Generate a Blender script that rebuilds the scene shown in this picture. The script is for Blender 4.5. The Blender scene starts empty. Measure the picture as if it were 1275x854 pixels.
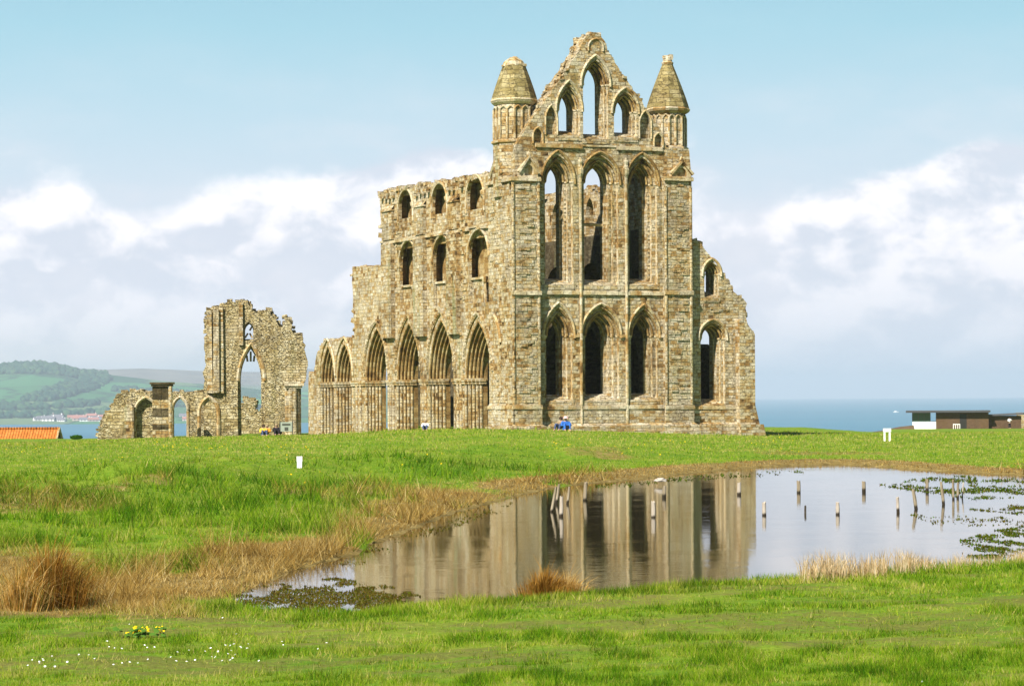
import bpy, bmesh, math, random
import numpy as np
from mathutils import Vector, Matrix, noise as mnoise
from mathutils.geometry import tessellate_polygon
R = math.radians
rnd = random.Random(7)
npr = np.random.default_rng(11)
scene = bpy.context.scene
COL = scene.collection

# ------------------------------------------------------------------ camera, sky, sun, exposure
W0, H0 = 1275.0, 854.0          # the photograph's own pixels: used to measure sizes and distances in it
F = 3250.0                      # focal length in those pixels
EYE = 2.9                       # eye height over the pond's water (water is z = 0)
HZ = 492.4                      # row of the true horizon at the picture's middle
ROLL = -0.0062
SEA = -50.0
cam_d = bpy.data.cameras.new('camera')
cam = bpy.data.objects.new('camera', cam_d)
COL.objects.link(cam)
cam_d.sensor_width = 36.0
cam_d.sensor_fit = 'HORIZONTAL'
cam_d.lens = F / W0 * 36.0
cam_d.shift_y = (HZ - H0 / 2) / W0
cam_d.clip_start = 0.5
cam_d.clip_end = 200000.0
CM = Matrix.Rotation(math.pi / 2, 3, 'X') @ Matrix.Rotation(ROLL, 3, 'Z')
cam.matrix_world = Matrix.Translation((0, 0, EYE)) @ CM.to_4x4()
scene.camera = cam

SUN_EL, SUN_LEFT = 43.0, 33.0   # sun behind the viewer, to the left
sdir = Vector((-math.sin(R(SUN_LEFT)) * math.cos(R(SUN_EL)), -math.cos(R(SUN_LEFT)) * math.cos(R(SUN_EL)), math.sin(R(SUN_EL))))
sun_d = bpy.data.lights.new('sun', 'SUN')
sun_d.energy = 4.8
sun_d.angle = R(0.53)
sun_d.color = (1.0, 0.945, 0.86)
sun = bpy.data.objects.new('sun', sun_d)
COL.objects.link(sun)
sun.rotation_euler = sdir.to_track_quat('Z', 'Y').to_euler()
scene.view_settings.view_transform = 'Standard'
scene.view_settings.look = 'None'
scene.view_settings.gamma = 1.0
scene.view_settings.use_curve_mapping = False
scene.view_settings.exposure = 0.85
scene.cycles.max_bounces = 6
scene.cycles.diffuse_bounces = 1
scene.cycles.glossy_bounces = 3
scene.cycles.transmission_bounces = 2
scene.cycles.volume_bounces = 1
scene.cycles.use_denoising = True


class NT:
    """tiny helper to write node trees as expressions"""
    def __init__(self, tree):
        self.t = tree
        tree.nodes.clear()

    def n(self, typ, inputs=None, **props):
        nd = self.t.nodes.new(typ)
        for k, v in props.items():
            setattr(nd, k, v)
        for k, v in (inputs or {}).items():
            s = nd.inputs[k]
            if isinstance(v, bpy.types.NodeSocket):
                self.t.links.new(v, s)
            else:
                if isinstance(v, (tuple, list)) and len(v) == 3 and s.type == 'RGBA':
                    v = (*v, 1.0)
                s.default_value = v
        return nd

    def math(self, op, a, b=None, c=None, clamp=False):
        ins = {0: a}
        if b is not None: ins[1] = b
        if c is not None: ins[2] = c
        return self.n('ShaderNodeMath', ins, operation=op, use_clamp=clamp).outputs[0]

    def vmath(self, op, a, b=None):
        ins = {0: a}
        if b is not None: ins[1] = b
        nd = self.n('ShaderNodeVectorMath', ins, operation=op)
        return nd.outputs['Value'] if op in ('DOT_PRODUCT', 'LENGTH') else nd.outputs[0]

    def mix(self, fac, a, b, blend='MIX'):
        nd = self.n('ShaderNodeMix', None, data_type='RGBA', blend_type=blend)
        for s, v in ((nd.inputs[0], fac), (nd.inputs[6], a), (nd.inputs[7], b)):
            if isinstance(v, bpy.types.NodeSocket): self.t.links.new(v, s)
            else: s.default_value = (*v, 1.0) if isinstance(v, (tuple, list)) and len(v) == 3 else v
        return nd.outputs[2]

    def ramp(self, fac, stops, interp='LINEAR'):
        nd = self.n('ShaderNodeValToRGB', {0: fac})
        cr = nd.color_ramp
        cr.interpolation = interp
        while len(cr.elements) > 1: cr.elements.remove(cr.elements[-1])
        for i, (p, c) in enumerate(stops):
            e = cr.elements[0] if i == 0 else cr.elements.new(p)
            e.position = p
            e.color = (*c, 1.0) if not isinstance(c, (int, float)) else (c, c, c, 1.0)
        return nd.outputs[0]

    def noise(self, vec, scale, detail=4.0, rough=0.55, out=0, **kw):
        ins = {'Scale': scale, 'Detail': detail, 'Roughness': rough}
        if vec is not None: ins['Vector'] = vec
        return self.n('ShaderNodeTexNoise', ins, **kw).outputs[out]

    def smooth(self, x, lo, hi):
        return self.n('ShaderNodeMapRange', {0: x, 1: lo, 2: hi, 3: 0.0, 4: 1.0}, interpolation_type='SMOOTHSTEP').outputs[0]


world = bpy.data.worlds.new('World')
scene.world = world
world.use_nodes = True
T = NT(world.node_tree)
sky = T.n('ShaderNodeTexSky', None, sky_type='NISHITA', sun_disc=False, sun_elevation=R(SUN_EL), sun_rotation=R(180 + SUN_LEFT),
          air_density=1.0, dust_density=0.4, ozone_density=2.5, altitude=60)
dirv = T.n('ShaderNodeTexCoord').outputs['Generated']
sep = T.n('ShaderNodeSeparateXYZ', {0: dirv})
el = sep.outputs[2]
# the low clear sky: blue a few degrees up, milky at the horizon
low = T.ramp(T.math('MULTIPLY', el, 4.0), [(0.0, (7.3, 7.0, 7.35)), (0.10, (6.9, 6.7, 7.2)), (0.26, (5.7, 6.2, 7.0)), (0.40, (4.4, 5.8, 6.7)), (0.56, (3.1, 5.35, 6.35)), (1.0, (1.5, 3.3, 5.0))])
clear = T.mix(T.smooth(el, 0.10, 0.45), low, T.mix(1.0, sky.outputs[0], (0.5, 0.5, 0.5), 'MULTIPLY'))
# cumulus: noise on the direction, flattened, thicker towards the horizon and around a few headings
sv = T.vmath('MULTIPLY', dirv, (1.0, 1.0, 1.55))
warp = T.vmath('MULTIPLY', T.vmath('SUBTRACT', T.noise(sv, 30.0, 2.0, 0.5, out=1), (0.5, 0.5, 0.5)), (0.015, 0.015, 0.015))
sv = T.vmath('ADD', sv, warp)
n1 = T.noise(sv, 17.0, 9.0, 0.56)
n1u = T.noise(T.vmath('ADD', sv, (-0.007, 0.0, 0.014)), 17.0, 7.0, 0.56)
cover = T.math('MULTIPLY', T.math('SUBTRACT', 0.092, el), 5.0)


def puff(px, py, rad, amp):
    v = CM @ Vector(((px - W0 / 2) / F, (H0 / 2 - py) / F + cam_d.shift_y * W0 / F, -1))
    v.normalize()
    d = T.vmath('SUBTRACT', dirv, tuple(v))
    d = T.vmath('LENGTH', T.vmath('MULTIPLY', d, (1.0, 1.0, 1.5)))
    return T.math('MULTIPLY', T.smooth(d, rad, 0.0), amp)


for px, py, rad, amp in ((1215, 222, 0.034, 0.5), (1260, 215, 0.03, 0.2), (1130, 260, 0.03, 0.2), (1075, 290, 0.055, 0.20), (1300, 270, 0.05, 0.2), (540, 220, 0.035, 0.42), (600, 205, 0.025, 0.2), (480, 245, 0.03, 0.25), (430, 260, 0.035, 0.22), (330, 270, 0.03, 0.2), (20, 270, 0.030, 0.22), (100, 320, 0.03, 0.1), (180, 235, 0.028, -0.25), (640, 60, 0.09, -0.4), (200, 60, 0.09, -0.4), (1060, 90, 0.08, -0.4), (935, 180, 0.03, -0.12)):
    cover = T.math('ADD', cover, puff(px, py, rad, amp))
dens = T.smooth(T.math('ADD', n1, T.math('MINIMUM', cover, 0.34)), 0.515, 0.74)
lit = T.smooth(T.math('SUBTRACT', n1, n1u), -0.09, 0.09)
lit = T.math('MULTIPLY', lit, T.smooth(el, -0.02, 0.075))
ccol = T.mix(lit, (5.6, 5.95, 6.75), (9.4, 8.9, 9.0))
veil = T.math('MULTIPLY', T.smooth(T.noise(T.vmath('MULTIPLY', dirv, (1, 1, 3.0)), 9.0, 5.0, 0.6), 0.42, 0.75), T.smooth(el, 0.16, 0.06))
skyc = T.mix(T.math('MULTIPLY', veil, 0.55), clear, (7.0, 6.8, 7.2))
skyc = T.mix(T.math('MULTIPLY', dens, 0.84), skyc, ccol)
bg = T.n('ShaderNodeBackground', {'Color': skyc, 'Strength': 0.075})
T.n('ShaderNodeOutputWorld', {0: bg.outputs[0]})


# ------------------------------------------------------------------ helpers: measuring, meshes, naming
def ray(px, py):
    return CM @ Vector(((px - W0 / 2) / F, (H0 / 2 - py) / F + cam_d.shift_y * W0 / F, -1))


def at_depth(px, py, Y):
    r = ray(px, py)
    return Vector((0, 0, EYE)) + r * (Y / r.y)


def at_height(px, py, z=0.0):
    r = ray(px, py)
    return Vector((0, 0, EYE)) + r * ((z - EYE) / r.z)


class Frame:
    """a building's own frame: u along its front, v into it, z up from its base point"""
    def __init__(self, px, Y, z, deg):
        p = at_depth(px, HZ, Y)
        self.c = Vector((p.x, p.y, z))
        self.U = Vector((math.cos(R(deg)), math.sin(R(deg)), 0))
        self.V = Vector((-math.sin(R(deg)), math.cos(R(deg)), 0))
        self.deg = deg

    def _hit(self, px, py, nrm, off):
        r = ray(px, py)
        o = Vector((0, 0, EYE))
        t = (off - (o - self.c).dot(nrm)) / r.dot(nrm)
        return o + r * t - self.c

    def fr(self, px, py, v=0.0):            # on a plane parallel to the front -> (u, z)
        p = self._hit(px, py, self.V, v)
        return (p.dot(self.U), p.z)

    def sd(self, px, py, u=0.0):            # on a plane parallel to the side -> (v, z)
        p = self._hit(px, py, self.U, u)
        return (p.dot(self.V), p.z)


def box_uv(me):
    n = len(me.loops)
    if n == 0: return
    uvl = me.uv_layers.new(name='UVMap')
    co = np.empty(len(me.vertices) * 3, np.float32); me.vertices.foreach_get('co', co); co = co.reshape(-1, 3)
    li = np.empty(n, np.int32); me.loops.foreach_get('vertex_index', li)
    pn = np.empty(len(me.polygons) * 3, np.float32); me.polygons.foreach_get('normal', pn); pn = np.abs(pn.reshape(-1, 3))
    lt = np.empty(len(me.polygons), np.int32); me.polygons.foreach_get('loop_total', lt)
    ax = np.repeat(np.argmax(pn * np.array([1.0, 1.001, 0.8]), axis=1), lt)
    c = co[li]
    uv = np.empty((n, 2), np.float32)
    for a, (i, j) in ((0, (1, 2)), (1, (0, 2)), (2, (0, 1))):
        m = ax == a
        uv[m, 0] = c[m, i]; uv[m, 1] = c[m, j]
    uvl.data.foreach_set('uv', uv.ravel())


def area(p):
    return 0.5 * sum(p[i - 1][0] * p[i][1] - p[i][0] * p[i - 1][1] for i in range(len(p)))


class MB:
    def __init__(self):
        self.v = []; self.f = []

    def add(self, vs, fs):
        k = len(self.v)
        self.v += [tuple(p) for p in vs]
        self.f += [tuple(i + k for i in f) for f in fs]
        return self

    def box(self, a, b, jit=0.0, rot=None):
        (x0, y0, z0), (x1, y1, z1) = a, b
        p = [Vector(q) for q in ((x0, y0, z0), (x1, y0, z0), (x1, y1, z0), (x0, y1, z0), (x0, y0, z1), (x1, y0, z1), (x1, y1, z1), (x0, y1, z1))]
        if jit: p = [q + Vector((rnd.uniform(-jit, jit), rnd.uniform(-jit, jit), rnd.uniform(-jit, jit))) for q in p]
        if rot is not None:
            c = (Vector(a) + Vector(b)) / 2
            p = [rot @ (q - c) + c for q in p]
        return self.add(p, [(3, 2, 1, 0), (4, 5, 6, 7), (0, 1, 5, 4), (1, 2, 6, 5), (2, 3, 7, 6), (3, 0, 4, 7)])

    def tube(self, pts, r, n=6, cap=True, close=False):
        pts = [Vector(p) for p in pts]
        rs = r if isinstance(r, (list, tuple)) else [r] * len(pts)
        vs = []; fs = []
        up = None
        for i, p in enumerate(pts):
            t = (pts[min(i + 1, len(pts) - 1)] - pts[max(i - 1, 0)]).normalized()
            if up is None:
                up = Vector((0, 0, 1)) if abs(t.z) < 0.9 else Vector((1, 0, 0))
            s = t.cross(up)
            if s.length < 1e-6: s = t.cross(Vector((0, 1, 0)))
            s.normalize()
            up = s.cross(t).normalized()
            for k in range(n):
                a = 2 * math.pi * (k + 0.5) / n
                vs.append(p + (s * math.cos(a) + up * math.sin(a)) * rs[i])
        for i in range(len(pts) - 1):
            for k in range(n):
                fs.append((i * n + k, i * n + (k + 1) % n, (i + 1) * n + (k + 1) % n, (i + 1) * n + k))
        if cap:
            fs.append(tuple(range(n))[::-1]); fs.append(tuple((len(pts) - 1) * n + k for k in range(n)))
        return self.add(vs, fs)

    def lathe(self, c, prof, n=8, ph=0.0, capt=True, sx=1.0):
        c = Vector(c)
        vs = []; fs = []
        for (r, z) in prof:
            for k in range(n):
                a = 2 * math.pi * (k + ph) / n
                vs.append(c + Vector((r * math.cos(a) * sx, r * math.sin(a), z)))
        for i in range(len(prof) - 1):
            for k in range(n):
                fs.append((i * n + k, i * n + (k + 1) % n, (i + 1) * n + (k + 1) % n, (i + 1) * n + k))
        if capt:
            fs.append(tuple(range(n))[::-1]); fs.append(tuple((len(prof) - 1) * n + k for k in range(n)))
        return self.add(vs, fs)

    def slab(self, outer, holes, d0, d1, axis='fr', front=True, back=True, skip_outer=False):
        """a wall with openings: polygon (a, z) with holes, thick from d0 to d1. axis 'fr': a=u d=v; 'sd': a=v d=u"""
        loops = [outer] + list(holes)
        flat = [p for l in loops for p in l]
        want = abs(area(outer)) - sum(abs(area(h_)) for h_ in holes)
        for att in range(12):                       # the filler can trip over near-collinear points: nudge and try again
            e = 0.0 if att == 0 else 2e-4 * att
            tri = tessellate_polygon([[Vector((p[0] + e * math.sin(17.3 * i + att), p[1] + e * math.cos(11.7 * i + att), 0)) for i, p in enumerate(l)] for l in loops])
            got = sum(abs(area([flat[i] for i in t])) for t in tri)
            if abs(got - want) < 0.004 * want: break
        else:
            print('TESSELLATION', len(outer), len(holes), want, got)
        P = (lambda a, z, d: (a, d, z)) if axis == 'fr' else (lambda a, z, d: (d, a, z))
        n = len(flat)
        vs = [P(a, z, d0) for a, z in flat] + [P(a, z, d1) for a, z in flat]
        fs = []
        for t in tri:
            if front: fs.append(tuple(t))
            if back: fs.append(tuple(i + n for i in t[::-1]))
        k = 0
        for li, l in enumerate(loops):
            m = len(l)
            if not (li == 0 and skip_outer):
                for i in range(m):
                    j = (i + 1) % m
                    fs.append((k + i, k + j, k + j + n, k + i + n))
            k += m
        return self.add(vs, fs)

    def ashlar(self, a, b, course=0.27, wear=0.02):
        """a solid built up course by course, so its edges are worn and uneven"""
        z = a[2]
        while z < b[2] - 1e-3:
            h_ = min(course * rnd.uniform(.85, 1.2), b[2] - z)
            if b[2] - z - h_ < .1: h_ = b[2] - z
            w_ = [rnd.uniform(-wear, wear * .5) for _ in range(4)]
            self.box((a[0] - w_[0], a[1] - w_[1], z), (b[0] + w_[2], b[1] + w_[3], z + h_), jit=wear * .35)
            z += h_
        return self

    def run(self, a, b, long=0, step=0.75, wear=0.016, gap=0.05):
        """a moulded course laid in separate worn stones along one axis; now and then one has fallen"""
        L_ = b[long] - a[long]
        n = max(1, int(L_ / step))
        for i in range(n):
            if n > 3 and rnd.random() < gap: continue
            lo_, hi_ = list(a), list(b)
            lo_[long] = a[long] + L_ * i / n + .004; hi_[long] = a[long] + L_ * (i + 1) / n - .004
            j = rnd.uniform(-wear, wear)
            for k in range(3):
                if k != long: lo_[k] += j * (k != 2) ; hi_[k] += rnd.uniform(-wear, wear) * (k == 2)
            self.box(lo_, hi_, jit=wear * .6)
        return self

    def proud(self, axis, face, sgn, amin, amax, zmin, zmax, n, holes, clip=None):
        """stones that stand a little proud of a weathered wall face, clear of its openings"""
        P = (lambda a, z, d: (a, d, z)) if axis == 'fr' else (lambda a, z, d: (d, a, z))
        for _ in range(n):
            a, z = rnd.uniform(amin, amax), rnd.uniform(zmin, zmax)
            w_, h_ = rnd.uniform(.14, .42), rnd.uniform(.09, .15)
            if any(l - .1 < a + w_ and a - w_ < r + .1 and zb - .1 < z + h_ and z - h_ < zt + .1 for (l, r, zb, zt) in holes): continue
            if clip is not None and not (clip(a - w_, z - h_) and clip(a + w_, z + h_)): continue
            d = rnd.uniform(.012, .06)
            q0, q1 = P(a - w_, z - h_, face - sgn * d if sgn > 0 else face), P(a + w_, z + h_, face if sgn > 0 else face + d)
            lo_ = tuple(min(x, y) for x, y in zip(q0, q1)); hi_ = tuple(max(x, y) for x, y in zip(q0, q1))
            self.box(lo_, hi_, jit=.012)
        return self

    def rubble(self, pts, axis, d0, d1, size=0.3, n_per=2.0):
        """loose broken stones along a ragged wall head"""
        P = (lambda a, z, d: Vector((a, d, z))) if axis == 'fr' else (lambda a, z, d: Vector((d, a, z)))
        for (a0, z0), (a1, z1) in zip(pts[:-1], pts[1:]):
            L = math.hypot(a1 - a0, z1 - z0)
            for i in range(max(1, int(L * n_per))):
                t = rnd.random()
                c = P(a0 + (a1 - a0) * t, z0 + (z1 - z0) * t, rnd.uniform(d0, d1))
                s = Vector((rnd.uniform(.5, 1.2), rnd.uniform(.5, 1.2), rnd.uniform(.35, .8))) * size * 0.5
                rot = Matrix.Rotation(rnd.uniform(-.4, .4), 3, 'Z') @ Matrix.Rotation(rnd.uniform(-.3, .3), 3, 'X')
                self.box(c - s, c + s, jit=size * 0.10, rot=rot)
        return self

    def build(self, name, mat, parent=None, smooth=False, fix=True, uv=True):
        me = bpy.data.meshes.new(name)
        me.from_pydata(self.v, [], self.f)
        if fix:
            bm = bmesh.new(); bm.from_mesh(me)
            bmesh.ops.recalc_face_normals(bm, faces=bm.faces)
            bm.to_mesh(me); bm.free()
        if uv: box_uv(me)
        if smooth: me.polygons.foreach_set('use_smooth', [True] * len(me.polygons))
        me.materials.append(mat)
        o = bpy.data.objects.new(name, me)
        COL.objects.link(o)
        if parent is not None: o.parent = parent
        return o


def tag(o, label=None, cat=None, group=None, kind=None):
    if label: o['label'] = label
    if cat: o['category'] = cat
    if group: o['group'] = group
    if kind: o['kind'] = kind
    return o


def empty(name, loc, rotz=0.0):
    o = bpy.data.objects.new(name, None)
    o.empty_display_size = 0.3
    COL.objects.link(o)
    o.location = loc
    o.rotation_euler = (0, 0, rotz)
    return o


def copy_tree(o, parent=None):
    c = o.copy(); COL.objects.link(c)
    c.parent = parent
    for ch in list(o.children): copy_tree(ch, c)
    return c


def arch(a0, a1, zb, zs, za, n=9):
    """outline of a pointed opening: sill zb, springing zs, apex za"""
    half = (a1 - a0) / 2; h = max(za - zs, half * 1.001)
    za = zs + h
    Rr = (half * half + h * h) / (2 * half)
    th = math.acos(max(-1, min(1, (Rr - half) / Rr)))
    left = [(a0 + Rr - Rr * math.cos(th * i / n), zs + Rr * math.sin(th * i / n)) for i in range(n + 1)]
    right = [(a0 + a1 - a, z) for a, z in left[:-1]][::-1]
    return [(a0, zb)] + left + right + [(a1, zb)]


def arch_curve(a0, a1, zs, za, n=9):
    return arch(a0, a1, zs - 1, zs, za, n)[1:-1]


def ragged(pts, amp=0.15, step=0.45):
    """break a ruined edge into block-sized steps"""
    out = [pts[0]]
    rnd = random.Random(int(abs(pts[0][0] * 131 + pts[-1][1] * 977) * 10))
    for (a0, z0), (a1, z1) in zip(pts[:-1], pts[1:]):
        L = math.hypot(a1 - a0, z1 - z0)
        k = max(1, int(L / step))
        nx, nz = -(z1 - z0) / max(L, 1e-6), (a1 - a0) / max(L, 1e-6)
        for i in range(1, k + 1):
            t = i / k
            j = rnd.uniform(-amp, amp) if i < k else rnd.uniform(-amp, amp) * 0.4
            t0 = t - 0.5 / k
            j0 = rnd.uniform(-amp, amp)
            out.append((a0 + (a1 - a0) * t0 + nx * j0, z0 + (z1 - z0) * t0 + nz * j0))
            out.append((a0 + (a1 - a0) * t + nx * j, z0 + (z1 - z0) * t + nz * j))
    return out


# ------------------------------------------------------------------ materials
def mat(name):
    m = bpy.data.materials.new(name)
    m.use_nodes = True
    return m, NT(m.node_tree)


def finish(t, col, rough=0.9, bump=None, dist=0.02, strength=1.0, spec=0.2, **extra):
    ins = {'Base Color': col, 'Roughness': rough, 'Specular IOR Level': spec}
    if bump is not None:
        ins['Normal'] = t.n('ShaderNodeBump', {'Height': bump, 'Distance': dist, 'Strength': strength}).outputs[0]
    ins.update(extra)
    p = t.n('ShaderNodeBsdfPrincipled', ins)
    t.n('ShaderNodeOutputMaterial', {0: p.outputs[0]})


def plain(name, col, rough=0.7, var=0.25, scale=6.0, spec=0.3):
    m, t = mat(name)
    co = t.n('ShaderNodeTexCoord').outputs['Object']
    n = t.noise(co, scale, 4)
    c = t.mix(n, tuple(x * (1 - var) for x in col), tuple(min(1, x * (1 + var)) for x in col))
    finish(t, c, rough, n, 0.01, 0.4, spec)
    return m


STONE = [(0.0, (0.050, 0.030, 0.014)), (0.10, (0.13, 0.078, 0.030)), (0.22, (0.28, 0.16, 0.052)), (0.36, (0.39, 0.245, 0.090)), (0.52, (0.48, 0.355, 0.175)), (0.70, (0.59, 0.49, 0.305)), (0.86, (0.45, 0.375, 0.255)), (1.0, (0.68, 0.59, 0.42))]


def stone_mat(name, ramp, bw=0.46, bh=0.225, lift=0.0, green=0.36, soot=0.6, rubble=0.0, bump=1.0):
    m, t = mat(name)
    uv = t.n('ShaderNodeUVMap', None, uv_map='UVMap').outputs[0]
    obj = t.n('ShaderNodeTexCoord').outputs['Object']
    wob = t.vmath('MULTIPLY', t.vmath('SUBTRACT', t.noise(obj, 1.7, 3, 0.6, out=1), (0.5, 0.5, 0.5)), (0.16, 0.085, 0.0))
    p = t.vmath('ADD', uv, wob)
    b1 = t.n('ShaderNodeTexBrick', {'Vector': p, 'Color1': (0, 0, 0, 1), 'Color2': (1, 1, 1, 1), 'Mortar': (0.45, 0.45, 0.45, 1), 'Scale': 1.0, 'Mortar Size': 0.014, 'Mortar Smooth': 0.5, 'Brick Width': bw, 'Row Height': bh}, offset=0.43, squash=0.72, squash_frequency=3)
    b2 = t.n('ShaderNodeTexBrick', {'Vector': t.vmath('ADD', p, (3.31, 0.11, 0)), 'Color1': (0, 0, 0, 1), 'Color2': (1, 1, 1, 1), 'Mortar': (0.45, 0.45, 0.45, 1), 'Scale': 1.0, 'Mortar Size': 0.013, 'Mortar Smooth': 0.5, 'Brick Width': bw * 0.76, 'Row Height': bh * 0.8}, offset=0.37, squash=1.3, squash_frequency=2)
    pick = t.smooth(t.noise(obj, 0.22, 2, 0.5), 0.49, 0.51)
    tint = t.mix(pick, b1.outputs[0], b2.outputs[0])
    mort = t.mix(pick, b1.outputs[1], b2.outputs[1])
    if rubble > 0:
        vo = t.n('ShaderNodeTexVoronoi', {'Vector': t.vmath('MULTIPLY', obj, (1.0, 1.0, 1.7)), 'Scale': 4.3, 'Randomness': 1.0})
        ve = t.n('ShaderNodeTexVoronoi', {'Vector': t.vmath('MULTIPLY', obj, (1.0, 1.0, 1.7)), 'Scale': 4.3}, feature='DISTANCE_TO_EDGE')
        rc = t.n('ShaderNodeSeparateColor', {0: vo.outputs['Color']}).outputs[0]
        gate = t.math('MULTIPLY', t.smooth(t.noise(obj, 0.35, 2), 0.42, 0.5), rubble)
        tint = t.mix(gate, tint, rc)
        mort = t.mix(gate, mort, t.math('SUBTRACT', 1.0, t.smooth(ve.outputs[0], 0.0, 0.06)))
    big = t.noise(obj, 0.28, 4, 0.6)
    mid = t.noise(obj, 2.2, 4, 0.6)
    fine = t.noise(obj, 11.0, 4, 0.65)
    val = t.math('MULTIPLY', tint, 0.66)
    val = t.math('ADD', val, t.math('MULTIPLY', t.math('SUBTRACT', big, 0.5), 1.25))
    val = t.math('ADD', val, t.math('MULTIPLY', t.math('SUBTRACT', mid, 0.5), 1.15))
    val = t.math('ADD', val, 0.29 + lift)
    c = t.ramp(val, ramp)
    c = t.mix(1.0, c, t.ramp(fine, [(0.25, 0.55), (0.48, 0.98), (0.75, 1.16)]), 'MULTIPLY')
    c = t.mix(t.math('MULTIPLY', mort, 0.55), c, (0.15, 0.115, 0.065))
    pit = t.smooth(t.noise(t.vmath('MULTIPLY', obj, (1.0, 1.0, 2.2)), 5.5, 6, 0.72), 0.56, 0.66)
    c = t.mix(t.math('MULTIPLY', pit, 0.70), c, (0.065, 0.042, 0.02))
    grime = t.smooth(t.noise(t.vmath('ADD', obj, (5.5, 9.1, 2.2)), 0.42, 6, 0.68), 0.50, 0.66)
    c = t.mix(t.math('MULTIPLY', grime, 0.42), c, (0.13, 0.08, 0.035))
    # damp streaks of algae and dark weathering run down the wall
    st = t.noise(t.vmath('MULTIPLY', obj, (1.1, 1.1, 0.10)), 1.0, 5, 0.65)
    c = t.mix(t.math('MULTIPLY', t.smooth(st, 0.54, 0.70), green), c, (0.20, 0.225, 0.10))
    st2 = t.noise(t.vmath('ADD', t.vmath('MULTIPLY', obj, (1.6, 1.6, 0.22)), (7.7, 3.1, 1.9)), 1.0, 6, 0.7)
    c = t.mix(t.math('MULTIPLY', t.smooth(st2, 0.50, 0.70), soot), c, (0.085, 0.07, 0.045))
    h = t.math('ADD', t.math('MULTIPLY', t.math('SUBTRACT', t.math('SUBTRACT', 1.0, mort), pit), 0.6), t.math('MULTIPLY', fine, 0.45))
    h = t.math('ADD', h, t.math('ADD', t.math('MULTIPLY', tint, 0.35), t.math('MULTIPLY', mid, 0.5)))
    finish(t, c, 0.95, h, 0.10, 1.0 * bump, 0.08)
    return m


M = {}
M['stone'] = stone_mat('sandstone_ashlar', STONE)
M['stone_warm'] = stone_mat('sandstone_warm', STONE, lift=0.02, green=0.15, soot=0.35)
M['stone_weathered'] = stone_mat('sandstone_weathered', STONE, bw=0.5, bh=0.26, lift=-0.02, green=0.55, soot=0.5)
M['stone_shade'] = stone_mat('shade_painted_stone', [(0.0, (0.03, 0.022, 0.012)), (0.5, (0.085, 0.066, 0.036)), (1.0, (0.15, 0.125, 0.075))], green=0.5, soot=0.6)  # darker stone colour that stands in for the shade inside choir and aisle
M['stone_trim'] = stone_mat('sandstone_mouldings', STONE, bw=0.8, bh=0.5, lift=0.02, green=0.25, soot=0.35, bump=0.5)
M['stone_ochre'] = stone_mat('sandstone_arch_orders', [(0.0, (0.085, 0.048, 0.017)), (0.35, (0.25, 0.145, 0.046)), (0.7, (0.37, 0.245, 0.092)), (1.0, (0.47, 0.37, 0.19))], bw=0.5, bh=0.35, green=0.15, soot=0.3, bump=0.6)
M['stone_spire'] = stone_mat('lichen_covered_stone', [(0.0, (0.11, 0.085, 0.035)), (0.4, (0.25, 0.195, 0.075)), (0.75, (0.34, 0.27, 0.115)), (1.0, (0.42, 0.35, 0.18))], bw=0.7, bh=0.27, green=0.2, soot=0.3)
M['stone_rubble'] = stone_mat('rubble_core', [(0.0, (0.13, 0.09, 0.04)), (0.25, (0.33, 0.245, 0.105)), (0.5, (0.48, 0.38, 0.19)), (0.75, (0.57, 0.47, 0.27)), (1.0, (0.63, 0.55, 0.36))], bw=0.5, bh=0.25, green=0.25, soot=0.25, rubble=1.0, bump=1.5)
M['stone_black'] = stone_mat('blackened_stone', [(0.0, (0.03, 0.022, 0.012)), (0.6, (0.075, 0.06, 0.03)), (1.0, (0.16, 0.125, 0.07))], bw=0.9, bh=0.4, green=0.2, soot=0.3)

# ------------------------------------------------------------------ the land, the pond, the sea
SHORE_PX = [(290, 745), (326, 729), (356, 715), (398, 701), (440, 690), (475, 673), (520, 656), (560, 640), (600, 629), (660, 613), (720, 603), (800, 596), (860, 589), (940, 582), (1040, 578), (1120, 583), (1200, 588), (1275, 592), (1370, 600),
            (1420, 660), (1330, 690), (1275, 700), (1180, 709), (1090, 714), (1000, 722), (930, 724), (850, 730), (800, 734), (740, 740), (690, 744), (620, 748), (560, 752), (500, 754), (470, 758), (430, 764), (380, 766), (330, 760), (302, 755)]
SHORE = np.array([[*at_height(px, py, 0.0).xy] for px, py in SHORE_PX])


NEAR = SHORE[20:-1]
NEAR = NEAR[np.argsort(NEAR[:, 0])]


def ynear(x):
    """where the near shore runs, for each x"""
    return np.interp(x, NEAR[:, 0], NEAR[:, 1])


def densify(P, n=6):
    """closed Catmull-Rom through the shore points"""
    out = []
    m = len(P)
    for i in range(m):
        p0, p1, p2, p3 = P[i - 1], P[i], P[(i + 1) % m], P[(i + 2) % m]
        for k in range(n):
            t = k / n
            out.append(0.5 * ((2 * p1) + (-p0 + p2) * t + (2 * p0 - 5 * p1 + 4 * p2 - p3) * t * t + (-p0 + 3 * p1 - 3 * p2 + p3) * t ** 3))
    return np.array(out)


def signed(P, x, y):
    """distance to the shoreline, negative inside the pond"""
    d = np.full(x.shape, 1e9); inside = np.zeros(x.shape, bool)
    n = len(P)
    for i in range(n):
        ax, ay = P[i]; bx, by = P[(i + 1) % n]
        ex, ey = bx - ax, by - ay
        t = np.clip(((x - ax) * ex + (y - ay) * ey) / (ex * ex + ey * ey + 1e-12), 0, 1)
        d = np.minimum(d, np.hypot(x - ax - t * ex, y - ay - t * ey))
        c = (ay > y) != (by > y)
        with np.errstate(divide='ignore', invalid='ignore'):
            xi = (bx - ax) * (y - ay) / (by - ay + 1e-15) + ax
        inside ^= c & (x < xi)
    return np.where(inside, -d, d)


SH = densify(SHORE, 3)


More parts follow.
